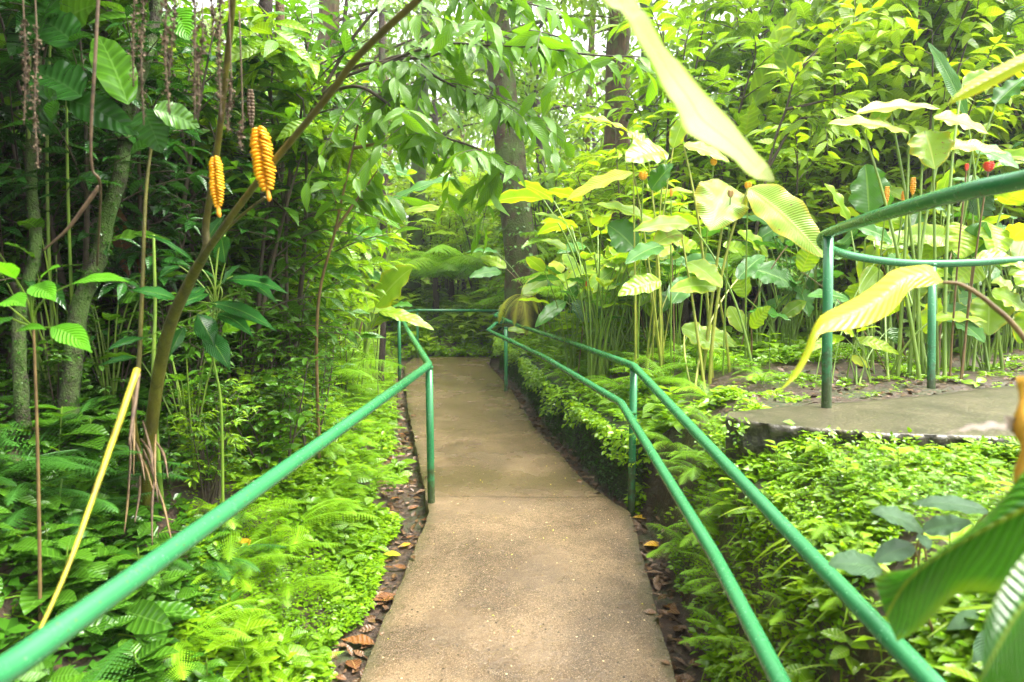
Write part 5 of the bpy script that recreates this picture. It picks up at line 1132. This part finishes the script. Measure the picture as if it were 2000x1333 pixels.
region(SH, 'mid', 'twig', 'leafy_shrub', 'shaded shrub behind the stems at the left', 'shrub', 'shaded shrubs at the left', pxspots(34, (-150, 560), (4.0, 8), (1.0, 1.8)))
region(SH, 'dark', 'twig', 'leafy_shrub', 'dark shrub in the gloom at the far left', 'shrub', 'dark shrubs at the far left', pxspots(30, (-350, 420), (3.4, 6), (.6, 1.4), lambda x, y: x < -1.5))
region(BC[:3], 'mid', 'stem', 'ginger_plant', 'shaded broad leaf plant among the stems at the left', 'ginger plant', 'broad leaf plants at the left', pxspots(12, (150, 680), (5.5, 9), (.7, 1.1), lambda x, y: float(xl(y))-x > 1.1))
region(SH, 'fresh', 'twig', 'leafy_shrub', 'misty green shrub beyond the end of the path', 'shrub', 'shrubs beyond the path end', pxspots(40, (560, 1150), (15, 24), (1.0, 2.2), lambda x, y: y > 14.5))  # brighter leaf colour makes up for the shade beyond the path
region(SH, 'forest', 'twig', 'leafy_shrub', 'tall shrub far back in the mist at the left', 'shrub', 'far shrubs on the left', pxspots(26, (0, 640), (10, 20), (1.6, 2.6)))
region(BC[3:], 'fresh', 'stem', 'banana_plant', 'tall banana like clump in the misty background', 'banana plant', 'misty banana clumps', pxspots(7, (600, 1700), (13, 20), (1.0, 1.5)))
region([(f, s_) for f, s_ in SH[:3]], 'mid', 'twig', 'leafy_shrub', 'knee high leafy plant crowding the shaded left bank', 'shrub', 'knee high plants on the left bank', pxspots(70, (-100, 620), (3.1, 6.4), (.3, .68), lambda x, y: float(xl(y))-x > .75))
region(SH[:3], 'shrub', 'twig', 'leafy_shrub', 'small bushy plant above the left gutter', 'shrub', 'small bushy plants above the left gutter', pxspots(30, (380, 740), (3.2, 7.5), (.22, .42), lambda x, y: .55 < float(xl(y))-x < 1.8))
region(BC[:3], 'mid', 'stem', 'ginger_plant', 'low broad leaf plant in the shade of the left bank', 'ginger plant', 'low broad leaf plants on the left bank', pxspots(16, (-50, 560), (3.2, 6), (.28, .5), lambda x, y: float(xl(y))-x > .95))
# far-off wood
def far_wood():
    n = 42000; x = rng.uniform(-45, 45, n); y = rng.uniform(30, 48, n); g = np.array([gz(a, b_) for a, b_ in zip(x[:1], y[:1])])
    z = ground(x, y)+rng.uniform(0, 1, n)**.8*np.clip(9+4*vnoise(x, y, 3, 2), 4, 14)
    keep = vnoise(x+z*.5, z*1.4, 1.3, 4)+.35*vnoise(x, z, .5, 8) > -.25
    P = np.stack([x, y, z], -1)[keep]; mb = MB(); put(mb, T_CLUMP, P, rng.normal(0, 1, P.shape)+[0, 0, -.6], rng.normal(0, .6, P.shape)+[0, 0, 1], rng.uniform(.35, .85, len(P)))
    tag(mb.build('far_wood', L['forest']), 'misty far off wood closing the background', 'wood', kind='stuff')
far_wood()
# unseen trees added above the frame on the left to darken the left bank
for k, (x, y, h, cr) in enumerate([(-3.6, 3.0, 4.2, 2.0), (-4.6, 5.2, 5.2, 2.4), (-3.2, 1.0, 4.0, 1.9), (-5.6, 2.0, 4.6, 2.2), (-2.8, -1.2, 4.2, 2.0), (-6.6, 4.0, 4.0, 2.2), (-5.0, 0.0, 3.6, 2.0)]):
    tree(['leaning shade tree', 'tall shade tree', 'near shade tree', 'outermost shade tree', 'rearmost shade tree', 'low branched shade tree', 'sideways shade tree'][k]+' added out of view, its dense dark crown darkening the left bank', x, y, h, .09, cr, 'dark', 'trunkdark', 9500, .21)

# ------------------------------------------------------------------ haze
hz = bpy.data.meshes.new('haze'); x0, x1, y0, y1, z0, z1 = -160, 160, -45, 320, -8, 16
vs = [(a, b_, c) for a in (x0, x1) for b_ in (y0, y1) for c in (z0, z1)]
hz.from_pydata(vs, [], [(0, 1, 3, 2), (4, 6, 7, 5), (0, 4, 5, 1), (2, 3, 7, 6), (0, 2, 6, 4), (1, 5, 7, 3)])
ho = bpy.data.objects.new('haze', hz); COL.objects.link(ho); ho['kind'] = 'stuff'; ho['label'] = 'thin white mist between the forest trees'; ho['category'] = 'mist'
m = bpy.data.materials.new('haze'); m.use_nodes = True; t = m.node_tree; t.nodes.clear()
o = t.nodes.new('ShaderNodeOutputMaterial'); v = t.nodes.new('ShaderNodeVolumePrincipled'); v.inputs['Density'].default_value = .0015; v.inputs['Color'].default_value = (.95, .97, 1, 1); v.inputs['Anisotropy'].default_value = .2
t.links.new(v.outputs[0], o.inputs['Volume']); hz.materials.append(m)
